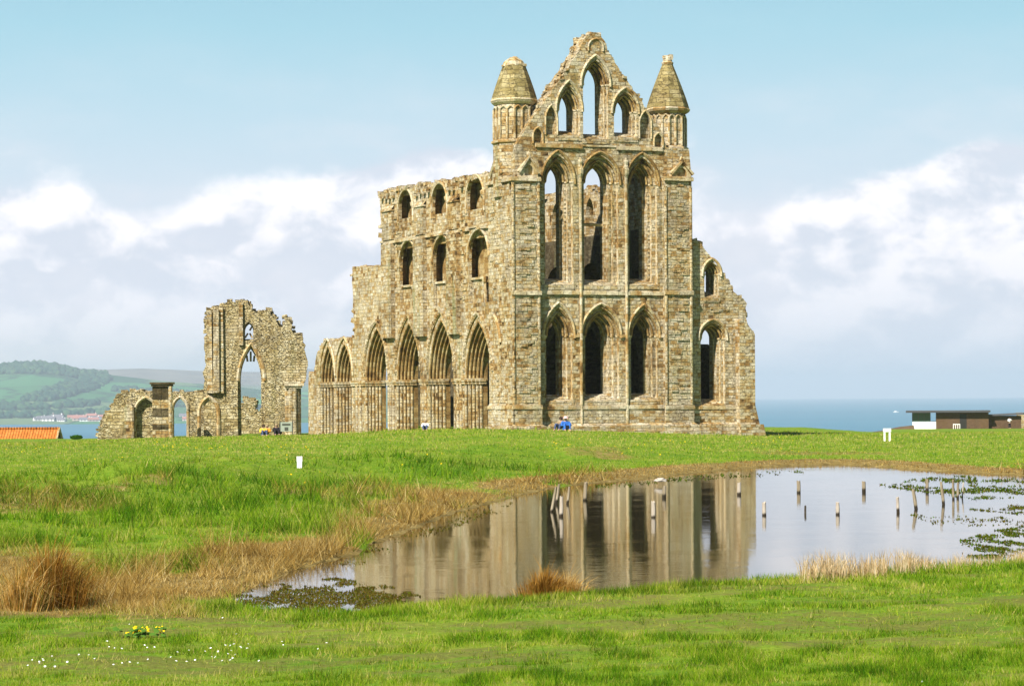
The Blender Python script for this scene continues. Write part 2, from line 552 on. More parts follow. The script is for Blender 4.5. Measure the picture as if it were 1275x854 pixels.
def vnoise(x, y, seed=0):
    """cheap smooth value noise in 0..1"""
    xi = np.floor(x).astype(np.int64); yi = np.floor(y).astype(np.int64)
    fx = x - xi; fy = y - yi
    fx = fx * fx * (3 - 2 * fx); fy = fy * fy * (3 - 2 * fy)

    def h(a, b):
        k = (a * 374761393 + b * 668265263 + seed * 974711) & 0xFFFFFFFF
        k = ((k ^ (k >> 13)) * 1274126177) & 0xFFFFFFFF
        return ((k ^ (k >> 16)) & 0xFFFF) / 65535.0
    return (h(xi, yi) * (1 - fx) + h(xi + 1, yi) * fx) * (1 - fy) + (h(xi, yi + 1) * (1 - fx) + h(xi + 1, yi + 1) * fx) * fy


def fbm(x, y, seed=0, o=4):
    s = 0; a = 0.5; tot = 0
    for i in range(o):
        s = s + a * vnoise(x * 2 ** i, y * 2 ** i, seed + i * 17); tot += a; a *= 0.5
    return s / tot


def sstep(x, a, b):
    t = np.clip((x - a) / (b - a), 0, 1)
    return t * t * (3 - 2 * t)


def terrain(x, y, sdist=None):
    x = np.asarray(x, float); y = np.asarray(y, float)
    s = signed(SH, x, y) if sdist is None else sdist
    so = np.maximum(s, 0)
    near = 0.02 + 0.05 * sstep(so, 0, 1.2) + 0.020 * np.maximum(ynear(x) - y, 0) + 0.0006 * np.maximum(24 - y, 0) ** 2
    lawn = 0.27 + 0.56 * np.exp(-(((x + 0.5) / 10.5) ** 2)) * sstep(y, 110, 152) - 0.12 * sstep(x, 8, 26) + 0.16 * sstep(x, 20, 34)
    lawn = lawn + (0.22 + 0.42 * (fbm(x * .16, y * .10, 15, 3) - .3) + 0.85 * (fbm(x * .62, y * .33, 17, 3) - .45)) * np.exp(-((so - 10.5) / 5.0) ** 2) * sstep(-x, -9, -2)
    lawn = lawn + 0.16 * np.exp(-(((x + 9) / 10) ** 2 + ((y - 72) / 16) ** 2))
    far = 0.04 + 0.12 * sstep(so, 0, 1.5) + (lawn - 0.16) * sstep(so, 1.5, 11)
    w = sstep(y - ynear(x), 0.5, 10)
    z = near * (1 - w) + far * w
    # the marshy hollow to the left of the pond lies low
    z = z - 0.12 * np.exp(-(((x + 7.5) / 3.0) ** 2 + ((y - 41.5) / 4.0) ** 2))
    # behind the abbey the headland falls away, more slowly on the right
    rt = sstep(x / np.maximum(y, 1), 0.105, 0.145)
    z = z - (np.maximum(y - 150, 0) * 0.006 + 0.30 * sstep(-x, 20, 36) * sstep(y, 130, 170)) * sstep(-x, 6, 14)
    drop_l = np.maximum(y - 215, 0) * 0.085 + np.maximum(y - 300, 0) * 0.2
    drop_r = np.maximum(y - 165, 0) * 0.0125 + np.maximum(y - 470, 0) * 0.45
    z = z - (drop_l * (1 - rt) + drop_r * rt)
    z = z - np.maximum(np.abs(x) - 260, 0) * 0.3
    z = np.where(s < 0, -0.05 - 0.5 * sstep(-s, 0, 4), z)
    bump = (fbm(x * 0.9, y * 0.9, 3, 3) - 0.5) * 0.10 + (fbm(x * 3.1, y * 3.1, 9, 2) - 0.5) * 0.05
    z = z + bump * sstep(so, 0.0, 1.5) * sstep(s, -0.1, 0.4)
    return np.maximum(z, SEA - 6)


def gz(x, y):
    return float(terrain(np.array([x]), np.array([y]))[0])


# how dry / worn / lush the turf is at a place (the plants themselves are brown there, not their shading)
def dryness(x, y, s):
    farside = sstep(y - ynear(x), 0.3, 2.5)
    wide = 0.7 + 2.5 * fbm(x * 0.10, y * 0.10, 21, 3) + 3.2 * sstep(-x, 2, 9) * sstep(y, 62, 42)
    d = sstep(s, wide * 1.5, wide * 0.45) * farside * 1.25
    marsh = sstep(x + 0.25 * (y - 36), -3.4, -5.2) * sstep(y + 0.25 * (x + 7), 32.4, 34.0) * sstep(y, 50, 43)
    d = np.maximum(d, marsh * 0.9)
    d = d * (-0.12 + 1.9 * fbm(x * 0.75, y * 0.30, 5, 4)) - 0.06
    pat = sstep(fbm(x * 0.25, y * 0.12, 31, 4), 0.56, 0.70) * 0.5 * sstep(s, 22, 6) * farside
    return np.clip(np.maximum(d, pat), 0, 1)


def wornness(x, y):
    return fbm(x * .28, y * .9, 51, 4) + .35 * (fbm(x * 2.6, y * 1.5, 57, 3) - .5)


def add_attr(me, name, val):
    a = me.attributes.new(name, 'FLOAT', 'POINT')
    a.data.foreach_set('value', np.asarray(val, np.float32).ravel())


def np_mesh(name, V, Fc, material, corners):
    me = bpy.data.meshes.new(name)
    nv, nf = len(V), len(Fc)
    me.vertices.add(nv); me.vertices.foreach_set('co', np.asarray(V, np.float32).ravel())
    me.loops.add(nf * corners); me.loops.foreach_set('vertex_index', np.asarray(Fc, np.int32).ravel())
    me.polygons.add(nf); me.polygons.foreach_set('loop_start', np.arange(0, nf * corners, corners, dtype=np.int32))
    me.update(calc_edges=True)
    me.materials.append(material)
    o = bpy.data.objects.new(name, me)
    COL.objects.link(o)
    return o


def grid_faces(nx, ny):
    i = np.arange(nx - 1)[None, :] + np.arange(ny - 1)[:, None] * nx
    return np.stack([i, i + 1, i + 1 + nx, i + nx], -1).reshape(-1, 4)


# turf material: worn earth, dry stems and greens mixed by the dryness of the place
m, t = mat('turf'); M['turf'] = m
co = t.n('ShaderNodeTexCoord').outputs['Object']
dry = t.n('ShaderNodeAttribute', None, attribute_name='dry').outputs['Fac']
n1_ = t.noise(co, 0.22, 5, 0.6); n2_ = t.noise(co, 2.3, 5, 0.65); n3_ = t.noise(co, 14.0, 4, 0.7)
gr = t.ramp(t.math('ADD', t.math('MULTIPLY', n1_, 0.6), t.math('MULTIPLY', n2_, 0.45)), [(0.30, (0.07, 0.15, 0.008)), (0.45, (0.12, 0.22, 0.012)), (0.58, (0.18, 0.26, 0.02)), (0.72, (0.25, 0.26, 0.05))])
dr = t.ramp(n2_, [(0.25, (0.09, 0.065, 0.02)), (0.5, (0.23, 0.165, 0.05)), (0.75, (0.36, 0.28, 0.11))])
c = t.mix(t.smooth(t.math('ADD', dry, t.math('MULTIPLY', t.math('SUBTRACT', n2_, 0.5), 0.7)), 0.25, 0.6), gr, dr)
worn = t.n('ShaderNodeAttribute', None, attribute_name='worn').outputs['Fac']
worn = t.math('MULTIPLY', worn, t.smooth(n2_, 0.35, 0.55))
c = t.mix(t.math('MULTIPLY', worn, 0.6), c, (0.15, 0.115, 0.04))
c = t.mix(1.0, c, t.ramp(n3_, [(0.3, 0.62), (0.7, 1.25)]), 'MULTIPLY')
finish(t, c, 0.95, t.math('ADD', n2_, t.math('MULTIPLY', n3_, 0.6)), 0.06, 0.8, 0.1)

xs = np.concatenate([np.arange(-420, -60, 12.0), np.arange(-60, -22, 1.2), np.arange(-22, 34, 0.28), np.arange(34, 70, 1.2), np.arange(70, 430, 12.0)])
ys = np.concatenate([np.arange(-60, 16, 4.0), np.arange(16, 60, 0.26), np.arange(60, 120, 0.5), np.arange(120, 240, 1.5), np.arange(240, 760, 8.0)])
GX, GY = np.meshgrid(xs, ys)
gs = signed(SH, GX.ravel(), GY.ravel())
GZ = terrain(GX.ravel(), GY.ravel(), gs)
ground = np_mesh('ground', np.stack([GX.ravel(), GY.ravel(), GZ], -1), grid_faces(len(xs), len(ys)), M['turf'], 4)
add_attr(ground.data, 'dry', dryness(GX.ravel(), GY.ravel(), gs))
add_attr(ground.data, 'worn', sstep(wornness(GX.ravel(), GY.ravel()), .53, .63) * sstep(ynear(GX.ravel()) - 1.0 - GY.ravel(), 0, 1.5))
ground.data.polygons.foreach_set('use_smooth', [True] * len(ground.data.polygons))
tag(ground, kind='structure')

m, t = mat('pond_water'); M['pond'] = m
co = t.n('ShaderNodeTexCoord').outputs['Object']
r1 = t.noise(t.vmath('MULTIPLY', co, (1.0, 1.6, 1.0)), 2.4, 3, 0.5)
r2 = t.noise(co, 0.35, 3, 0.5)
amp = t.smooth(r2, 0.40, 0.62)
finish(t, (0.035, 0.028, 0.012), 0.035, t.math('MULTIPLY', r1, t.math('ADD', t.math('MULTIPLY', amp, 0.7), 0.3)), 0.006, 0.5, 0.5, IOR=1.33)
w = MB()
x0, y0 = SHORE.min(0) - 3; x1, y1 = SHORE.max(0) + 3
w.add([(x0, y0, 0), (x1, y0, 0), (x1, y1, 0), (x0, y1, 0)], [(0, 1, 2, 3)])
pond = tag(w.build('pond', M['pond'], fix=False), kind='structure')

m, t = mat('sea_water'); M['sea'] = m
co = t.n('ShaderNodeTexCoord').outputs['Object']
sn = t.noise(t.vmath('MULTIPLY', co, (0.3, 1.0, 1.0)), 0.0016, 5, 0.6)
c = t.ramp(sn, [(0.35, (0.035, 0.155, 0.235)), (0.65, (0.055, 0.20, 0.285))])
finish(t, c, 0.45, t.noise(co, 0.08, 4), 1.0, 0.6, 0.25)
SE = 26000.0
w = MB().add([(-34000, -3000, SEA), (34000, -3000, SEA), (34000, SE, SEA), (-34000, SE, SEA)], [(0, 1, 2, 3)])
sea = tag(w.build('sea', M['sea'], fix=False), kind='structure')

# far hills round the bay: field-patterned slopes that rise from the shore
m, t = mat('far_hill'); M['hill'] = m
co = t.n('ShaderNodeTexCoord').outputs['Object']
wv = t.vmath('ADD', co, t.vmath('MULTIPLY', t.vmath('SUBTRACT', t.noise(co, 0.004, 3, 0.5, out=1), (0.5, 0.5, 0.5)), (260, 420, 0)))
vo = t.n('ShaderNodeTexVoronoi', {'Vector': t.vmath('MULTIPLY', wv, (1.0, 0.33, 0.0)), 'Scale': 0.0042})
ve = t.n('ShaderNodeTexVoronoi', {'Vector': t.vmath('MULTIPLY', wv, (1.0, 0.33, 0.0)), 'Scale': 0.0042}, feature='DISTANCE_TO_EDGE')
rc = t.n('ShaderNodeSeparateColor', {0: vo.outputs['Color']}).outputs[0]
fc = t.ramp(rc, [(0.0, (0.055, 0.17, 0.06)), (0.3, (0.07, 0.24, 0.075)), (0.55, (0.06, 0.19, 0.07)), (0.68, (0.13, 0.20, 0.09)), (0.80, (0.035, 0.09, 0.045)), (0.9, (0.06, 0.15, 0.06))], 'CONSTANT')
hedge = t.math('SUBTRACT', 1.0, t.smooth(ve.outputs[0], 0.015, 0.05))
fc = t.mix(t.math('MULTIPLY', hedge, 0.8), fc, (0.025, 0.055, 0.03))
moor = t.n('ShaderNodeAttribute', None, attribute_name='moor').outputs['Fac']
fc = t.mix(moor, fc, t.ramp(t.noise(co, 0.006, 4), [(0.35, (0.12, 0.10, 0.10)), (0.65, (0.21, 0.18, 0.16))]))
finish(t, fc, 0.95, t.noise(co, 0.03, 4), 6.0, 0.6, 0.05)


def interp(px, table):
    return np.interp(px, [a for a, _ in table], [b for _, b in table])


RIDGE = [(-500, 452), (-200, 448), (0, 456), (40, 453.5), (75, 457), (100, 463), (140, 467), (200, 474), (300, 482), (420, 496), (560, 515), (640, 531)]
RIDGE2 = [(-500, 460), (-100, 458), (60, 457), (130, 460), (175, 458.5), (215, 460), (260, 462), (330, 463), (385, 459), (440, 463), (520, 474), (600, 492), (640, 503)]


def hill_mesh(name, ridge, d0, d1, shore_y, moor_lo, amp):
    pxs = np.arange(-500, 642, 3.0)
    ss = np.linspace(0, 1, 70)
    V = []; mo = []
    for s in ss:
        d = d0 + (d1 - d0) * s
        bx = np.array([at_depth(q, HZ, d)[:] for q in pxs])
        ry = interp(pxs, ridge)
        zt = EYE + (HZ + (pxs - W0 / 2) * ROLL - ry) * d1 / F
        z0 = SEA - 1.0
        k = s ** 1.15
        nz = fbm(bx[:, 0] * 0.0016, bx[:, 1] * 0.0016, 77, 4) - 0.5
        zz = z0 + (zt - z0) * (k + 0.25 * math.sin(k * 5.0) * k * (1 - k)) + nz * amp * math.sin(math.pi * min(s, 0.97))
        V += [(a, b_, c_) for a, b_, c_ in zip(bx[:, 0], bx[:, 1], zz)]
        mo += [float(np.clip((s - moor_lo) / 0.2, 0, 1))] * len(pxs)
    for px in pxs:     # the back of the ridge
        p = at_depth(px, HZ, d1 + 900)
        V.append((p.x, p.y, SEA - 2)); mo.append(1)
    o = np_mesh(name, V, grid_faces(len(pxs), len(ss) + 1), M['hill'], 4)
    add_attr(o.data, 'moor', mo)
    o.data.polygons.foreach_set('use_smooth', [True] * len(o.data.polygons))
    return tag(o, kind='structure')


hill_mesh('hills', RIDGE, 5300, 7600, 529, 1.2, 26)
hill_mesh('moorland', RIDGE2, 7800, 11500, 515, 0.45, 30)

# ------------------------------------------------------------------ the abbey church: east front, choir, aisle end
A = Frame(640, 158, 0.4, 22.8)
abbey = empty('abbey_church', A.c, R(A.deg))
tag(abbey, 'huge roofless sandstone abbey church with gabled front, twin pointed turrets and tiers of lancets', 'abbey')
BASE = -1.0
FV = 0.5
E = lambda px, py, v=FV: A.fr(px, py, v)
S = lambda px, py, u=0.0: A.sd(px, py, u)
FL = [0.5, 0.8, 1.1, 1.5, 2.0]                 # the front wall is built in four thicknesses, so openings step inward


def opening(l, r, apex, spring, sill, right_in=None, vin=1.5, half_in=None):
    """(outer arch params, inner half width) of a window measured on the front"""
    y = (spring + sill) / 2
    a0 = E(l, y)[0]; a1 = E(r, y)[0]
    mid = (l + r) / 2
    zb, zs, za = E(mid, sill)[1], E(mid, spring)[1], E(mid, apex)[1]
    uc = (a0 + a1) / 2
    if half_in is None: half_in = A.fr(right_in, y, vin)[0] - uc
    return dict(uc=uc, ho=(a1 - a0) / 2, hi=half_in, zb=zb, zs=zs, za=za)


def step_holes(win, k, n, sill_rise=0.35):
    f = (k / (n - 1)) ** 0.8
    h = win['ho'] + (win['hi'] - win['ho']) * f
    rise = (win['za'] - win['zs']) * (h / win['ho']) ** 0.75
    return arch(win['uc'] - h, win['uc'] + h, win['zb'] + sill_rise * f, win['zs'], win['zs'] + rise)


WIN = {
    'low': [opening(678.5, 713, 383, 418, 499, half_in=.45), opening(726, 771, 383, 418, 498, half_in=.65), opening(784.5, 819, 385, 418, 497, half_in=.47)],
    'high': [opening(677, 713.5, 193, 226, 354, half_in=.49), opening(725, 770, 194, 227, 355, half_in=.68), opening(781, 818.5, 196, 229, 354, half_in=.46)],
    'gable': [opening(695, 722.5, 107, 136, 169, half_in=.46), opening(726, 757.5, 75, 105, 173, half_in=.62), opening(764.5, 793, 115, 139, 171, half_in=.47)],
}
BLIND = [opening(680, 693, 132, 149, 168, half_in=.3), opening(664.5, 675, 160, 169, 179, half_in=.2), opening(797, 810, 139, 154, 173, half_in=.3), opening(815, 824.5, 167, 175, 184, half_in=.2), opening(733.5, 750, 51, 59, 64, half_in=.3)]
uR = A.fr(861, 400, FV)[0]
gpts = [E(*p) for p in ((806, 141), (802, 133.5), (794.7, 119), (778, 98), (759.4, 67.6), (752, 50), (747.5, 43), (741, 40.5), (734, 43), (729, 48), (722, 60.6), (703, 91), (684, 119), (670, 137), (664, 146))]
gpts = ragged(gpts, 0.07, 0.42)
outline = [(0.4, BASE), (uR, BASE), E(861, 222), E(858, 186), E(830, 184), E(822, 160)] + gpts + [E(655, 160), (0.4, E(640, 182)[1])]
mb = MB()
allw = WIN['low'] + WIN['high'] + WIN['gable']
for k in range(4):
    holes = [step_holes(w_, k, 4) for w_ in allw]
    if k == 0: holes += [arch(b['uc'] - b['ho'], b['uc'] + b['ho'], b['zb'], b['zs'], b['za'], 6) for b in BLIND[:4]]
    mb.slab(outline, holes, FL[k], FL[k + 1], 'fr', True, k == 3)
hb_ = [(w_['uc'] - w_['ho'] - .4, w_['uc'] + w_['ho'] + .4, w_['zb'] - .4, w_['za'] + .45) for w_ in allw] + [(b['uc'] - b['ho'] - .2, b['uc'] + b['ho'] + .2, b['zb'], b['za'] + .2) for b in BLIND]
mb.proud('fr', FV, 1, 1.9, 9.9, .3, E(745, 190)[1], 520, hb_)
zg0, zg1 = E(745, 180)[1], E(741, 50)[1]
gl = (E(668, 140)[0], E(741, 45)[0], E(806, 140)[0])
mb.proud('fr', FV, 1, gl[0], gl[2], zg0, zg1, 420, hb_, lambda a, z: gl[0] + .5 + (gl[1] - gl[0]) * max(0, (z - zg0 - 1.2) / (zg1 - zg0 - 1.2)) < a < gl[2] - .5 - (gl[2] - gl[1]) * max(0, (z - zg0 - 1.2) / (zg1 - zg0 - 1.2)))
# broken stones on the gable's raking edges
mb.rubble(gpts, 'fr', .6, 1.9, 0.34, 1.6)
mb.build('east_wall', M['stone'], abbey)

# window surrounds: hood mould, roll mouldings, nook shafts with capitals, nail-head strips
def arc3(c, h, zs, za, v, n=10):
    return [(a, v, z) for a, z in arch_curve(c - h, c + h, zs, za, n)]


def surround(win, tier):
    hood = MB()
    rise = win['za'] - win['zs']
    g = 0.14
    k = (win['ho'] + g) / win['ho']
    pts = arc3(win['uc'], win['ho'] + g, win['zs'], win['zs'] + rise * k + 0.05, FV - 0.03)
    drop = 0.15
    pts = [(pts[0][0], pts[0][1], pts[0][2] - drop)] + pts + [(pts[-1][0], pts[-1][1], pts[-1][2] - drop)]
    hood.tube(pts, 0.10, 5)
    o = hood.build('window_surround', M['stone_ochre' if tier == 'high' else 'stone_trim'], abbey)
    mo = MB()
    for kk, (vv, rr) in enumerate(((FV + .14, .075), (FV + .30, .08), (FV + .60, .085), (FV + .98, .08))):
        f = (min(kk, 3) / 3) ** 0.8
        h = win['ho'] + (win['hi'] - win['ho']) * f - (0.02 if kk else -0.01)
        r_ = rise * (h / win['ho']) ** 0.75
        mo.tube(arc3(win['uc'], h, win['zs'], win['zs'] + r_, vv, 9), rr, 5)
    mo.build('arch_moulding', M['stone_ochre'], o)
    for s in (-1, 1):
        for kk, vv in ((0, FV + .16), (1, FV + .48)):
            f = (kk / 3) ** 0.8
            h = win['ho'] + (win['hi'] - win['ho']) * f + 0.03
            x = win['uc'] + s * h
            MB().tube([(x, vv, win['zb'] + .1), (x, vv, win['zs'] - .3)], 0.075, 7).build('shaft', M['stone_trim'], o)
            MB().lathe((x, vv, win['zs'] - .34), [(.08, 0), (.10, .05), (.15, .24), (.19, .26), (.19, .36)], 8).build('capital', M['stone_trim'], o)
            MB().lathe((x, vv, win['zb'] + .02), [(.15, 0), (.15, .12), (.09, .2)], 8).build('base', M['stone_trim'], o)
    if tier == 'high':
        for s in (-1, 1):
            nb = MB()
            f = (1 / 3) ** 0.8
            x = win['uc'] + s * (win['ho'] + (win['hi'] - win['ho']) * f * 1.25)
            z = win['zb'] + .4
            nb.box((x - .045, FV + .63, z - .1), (x + .045, FV + .70, win['zs'] - .4))
            while z < win['zs'] - .45:
                nb.box((x - .07, FV + .56, z), (x + .07, FV + .68, z + .14), jit=.012)
                z += .27
            nb.build('nailhead_strip', M['stone_trim'], o)
    # sill
    sl = MB()
    sl.add([(win['uc'] - win['ho'] - .05, FV - .05, win['zb'] - .06), (win['uc'] + win['ho'] + .05, FV - .05, win['zb'] - .06), (win['uc'] + win['ho'] + .02, FV + 1.05, win['zb'] + .38), (win['uc'] - win['ho'] - .02, FV + 1.05, win['zb'] + .38),
            (win['uc'] - win['ho'] - .05, FV - .05, win['zb'] - .3), (win['uc'] + win['ho'] + .05, FV - .05, win['zb'] - .3), (win['uc'] + win['ho'] + .02, FV + 1.05, win['zb'] - .3), (win['uc'] - win['ho'] - .02, FV + 1.05, win['zb'] - .3)],
           [(0, 1, 2, 3), (4, 5, 6, 7), (0, 1, 5, 4), (1, 2, 6, 5), (2, 3, 7, 6), (3, 0, 4, 7)])
    sl.build('sill', M['stone_warm'], o)


for tier in WIN:
    for w_ in WIN[tier]: surround(w_, tier)
# broken bar of tracery left in the middle high window
w_ = WIN['high'][1]
zt = E(747, 279)[1]
tb = MB().tube([(w_['uc'] - w_['hi'] - .2, 1.7, zt), (w_['uc'] + .05, 1.68, zt + .04), (w_['uc'] + w_['hi'] + .2, 1.7, zt - .02)], .09, 6)
tb.build('tie_bar', M['stone_trim'], abbey)
# blind arch mouldings in the gable
for b in BLIND:
    q = MB()
    p_ = arc3(b['uc'], b['ho'] + .05, b['zs'], b['za'] + .06, FV - .02, 7)
    q.tube([(p_[0][0], p_[0][1], b['zb'])] + p_ + [(p_[-1][0], p_[-1][1], b['zb'])], .075, 5)
    q.build('blind_arch_moulding', M['stone_trim'], abbey)

# angle buttress and stair-turret base at the south-east corner, and the north buttress
zb_top = A.fr(655, 221, 0)[1]
cb = MB()
ucb = A.fr(671.5, 300, 0)[0]
va_, za_ = S(637, 245); vb_, zb_ = S(634.2, 226)
cb.slab([(0, BASE), (3.9, BASE), (3.9, zb_top), (0, zb_top)], [[(va_, za_), (vb_, za_), (vb_, zb_), (va_, zb_)]], -.015, .6, 'sd', True, False)     # with its loop light
cb.ashlar((.6, 0, BASE), (ucb, 3.88, zb_top))
cb.proud('sd', 0.0, 1, .4, 3.5, .4, zb_top - .4, 170, [(va_ - .2, vb_ + .2, za_, zb_)])
cb.proud('fr', 0.0, 1, .5, ucb - .4, .4, zb_top - .4, 70, [])
cb.build('corner_buttress', M['stone_warm'], abbey)
uN0, uN1 = A.fr(829.5, 350, 0)[0], A.fr(860.6, 350, 0)[0]
nb_top = A.fr(845, 222, 0)[1]
q = MB().ashlar((uN0, 0.0, BASE), (uN1, 2.2, nb_top))
q.proud('fr', 0.0, 1, uN0 + .4, uN1 - .4, .4, nb_top - .4, 80, [])
q.build('north_buttress', M['stone'], abbey)

def gablet(c, w, z0, z1, axis, face, depth, name):
    """a little gabled niche: roof coping over a recessed trefoil panel"""
    g = MB()
    h = z1 - z0
    prof = [(c - w / 2, z0), (c + w / 2, z0), (c + w / 2, z0 + h * .42), (c, z1), (c - w / 2, z0 + h * .42)]
    ho = arch(c - w * .26, c + w * .26, z0 + .12, z0 + h * .34, z0 + h * .66, 5)
    g.slab(prof, [ho], face, face + .22, axis, True, False)
    g.slab(prof, [], face + .22, face + depth, axis)
    o = g.build(name, M['stone_trim'], abbey)
    P = (lambda a, z, d: (a, d, z)) if axis == 'fr' else (lambda a, z, d: (d, a, z))
    k = MB()
    k.tube([P(c - w * .62, z0 + h * .26, face - .03), P(c, z1 + .08, face - .03), P(c + w * .62, z0 + h * .26, face - .03)], .12, 5)
    k.lathe(P(c, z1 + .02, face + .05), [(.06, 0), (.16, .12), (.13, .25), (.02, .42)], 6)
    k.build('coping', M['stone_trim'], o)


u_a, u_b = A.fr(648, 210, 0)[0], A.fr(669.5, 210, 0)[0]
gablet((u_a + u_b) / 2, u_b - u_a, zb_top, A.fr(658, 197, 0)[1], 'fr', 0.0, 1.3, 'gablet')
vs_a, vs_b = S(626, 205)[0], S(614, 205)[0]
gablet((vs_a + vs_b) / 2 + .2, vs_b - vs_a, zb_top, S(620, 198)[1], 'sd', 0.0, 1.0, 'gablet')
u_a, u_b = A.fr(838, 210, 0)[0], A.fr(860, 210, 0)[0]
gablet((u_a + u_b) / 2, u_b - u_a, nb_top, A.fr(848, 203, 0)[1], 'fr', 0.0, 1.3, 'gablet')


def turret(px_c, vc, half_px, y_base, y_str, y_cap, y_top, half_cap, half_top, capped):
    ppm = F / (A.c + A.V * vc + A.U * A.fr(px_c, 150, vc)[0]).y
    uc = A.fr(px_c, 150, vc)[0]
    z = lambda y: A.fr(px_c, y, vc)[1]
    r, rc_, rt = half_px / ppm * 1.04, half_cap / ppm * 1.03, half_top / ppm
    b = MB()
    b.lathe((uc, vc, 0), [(r * 1.05, z(y_base) - 1.2), (r * 1.05, z(y_str))], 8, .5)
    b.lathe((uc, vc, 0), [(r * .97, z(y_str)), (r * .97, z(y_cap))], 8, .5)
    o = b.build('turret', M['stone_weathered'], abbey)
    s_ = MB()
    s_.lathe((uc, vc, 0), [(r * 1.04, z(y_str) - .14), (r * 1.15, z(y_str) - .05), (r * 1.15, z(y_str) + .06), (r, z(y_str) + .16)], 8, .5)
    s_.build('string_course', M['stone_trim'], o)
    s_ = MB()
    s_.lathe((uc, vc, 0), [(r * 1.0, z(y_cap) - .22), (rc_ * .98, z(y_cap) - .08), (rc_ * 1.03, z(y_cap) + .06), (rc_ * .98, z(y_cap) + .16)], 8, .5)
    s_.build('cornice', M['stone_trim'], o)
    sp = MB()
    zc = z(y_cap) + .12; ztp = z(y_top)
    prof = [(rc_ * .99, zc)] + [(rc_ * .99 + (rt - rc_ * .99) * (i / 8) ** 1.12, zc + (ztp - zc) * i / 8) for i in range(1, 9)]
    sp.lathe((uc, vc, 0), prof, 8, .5)
    sp.build('spire', M['stone_spire'], o)
    tp = MB()
    if capped:
        tp.lathe((uc, vc, ztp - .05), [(rt * 1.1, 0), (rt * 1.2, .12), (rt * .9, .2), (rt * .85, .45), (rt * .6, .55)], 8, .5)
        for i in range(7):
            p = Vector((uc + rnd.uniform(-.2, .2), vc + rnd.uniform(-.2, .2), ztp + rnd.uniform(.3, .52))); e = Vector((.1, .1, .09))
            tp.box(p - e, p + e, jit=.05)
    else:
        tp.lathe((uc, vc, ztp - .06), [(rt * 1.02, 0), (rt * .97, .16), (rt * .82, .32), (rt * .52, .46), (rt * .22, .56)], 9, .3)
        tp.v = [(x_ + rnd.uniform(-.05, .05), y_ + rnd.uniform(-.05, .05), z_ + rnd.uniform(-.05, .06)) for x_, y_, z_ in tp.v]
        for i in range(16):
            h = rnd.random(); a = rnd.uniform(0, 6.283); rr = rt * (.95 - .7 * h)
            p = Vector((uc + rr * math.cos(a), vc + rr * math.sin(a), ztp - .05 + h * .5)); e = Vector((rnd.uniform(.08, .16), rnd.uniform(.08, .16), rnd.uniform(.05, .09)))
            tp.box(p - e, p + e, jit=.03, rot=Matrix.Rotation(rnd.uniform(0, 3), 3, 'Z'))
    tp.build('broken_top', M['stone_trim'], o)
    # blind arcade of shafts and pointed heads round the drum
    ar = MB()
    zz0, zz1 = z(y_str) + .15, z(y_cap) - .25
    for k in range(8):
        a0 = 2 * math.pi * (k + .5) / 8; a1 = 2 * math.pi * (k + 1.5) / 8
        p0 = Vector((math.cos(a0), math.sin(a0), 0)) * r * 1.0; p1 = Vector((math.cos(a1), math.sin(a1), 0)) * r * 1.0
        for t_ in (0.0, 0.5):
            q_ = p0.lerp(p1, t_); q_ = q_ * 1.015
            ar.tube([(uc + q_.x, vc + q_.y, zz0), (uc + q_.x, vc + q_.y, zz1 - .25)], .075 if t_ in (0, .5) else .045, 6)
        for t0 in (0.0, 0.5):
            pts = []
            for (a, zt_) in arch_curve(0, .5, 0, .45, 5):
                q_ = p0.lerp(p1, t0 + a) * 1.015
                pts.append((uc + q_.x, vc + q_.y, zz1 - .35 + zt_ * .62))
            ar.tube(pts, .06, 5)
    ar.build('blind_arcade', M['stone_trim'], o)
    return o


turret(640.5, 2.2, 24.5, 222, 178, 127.5, 82, 28.2, 14.0, False)
turret(831.5, 2.2, 21.5, 222, 186, 138.5, 80, 26.5, 6.3, True)

# string courses and plinth along the front, round the buttresses and the corner
SEG = [(-0.0, A.fr(671.5, 400, 0)[0], 0.0), (A.fr(671.5, 400, 0)[0], uN0, FV), (uN0, uN1, 0.0), (uN1, A.fr(938, 500, FV)[0], FV)]


def course(name, pys, h, proj, segs, side=True, mname='stone_trim'):
    for i in segs:
        b = MB()
        a0, a1, v = SEG[i]
        pm = 640 + (a0 + a1) / 2 * 18.8 - v * 8
        zc = A.fr(pm, pys, v)[1] if not callable(pys) else pys(pm, v)
        b.run((a0 - (proj if i in (0, 2) else 0), v - proj, zc - h), (a1 + (proj if i in (0, 2) else 0), v + .02, zc + .03))
        b.run((a0 - (proj if i in (0, 2) else 0), v - proj * .55, zc - .02), (a1 + (proj if i in (0, 2) else 0), v + .02, zc + h * .6), gap=.02)
        b.build(name, M[mname], abbey)
    if side:
        b = MB()
        zc = A.fr(656, pys, 0)[1]
        b.run((-proj, -proj * .5, zc - h), (.02, 3.9, zc + .03), 1); b.run((-proj * .55, 0, zc - .02), (.02, 3.9, zc + h * .6), 1, gap=.02)
        b.build(name, M[mname], abbey)


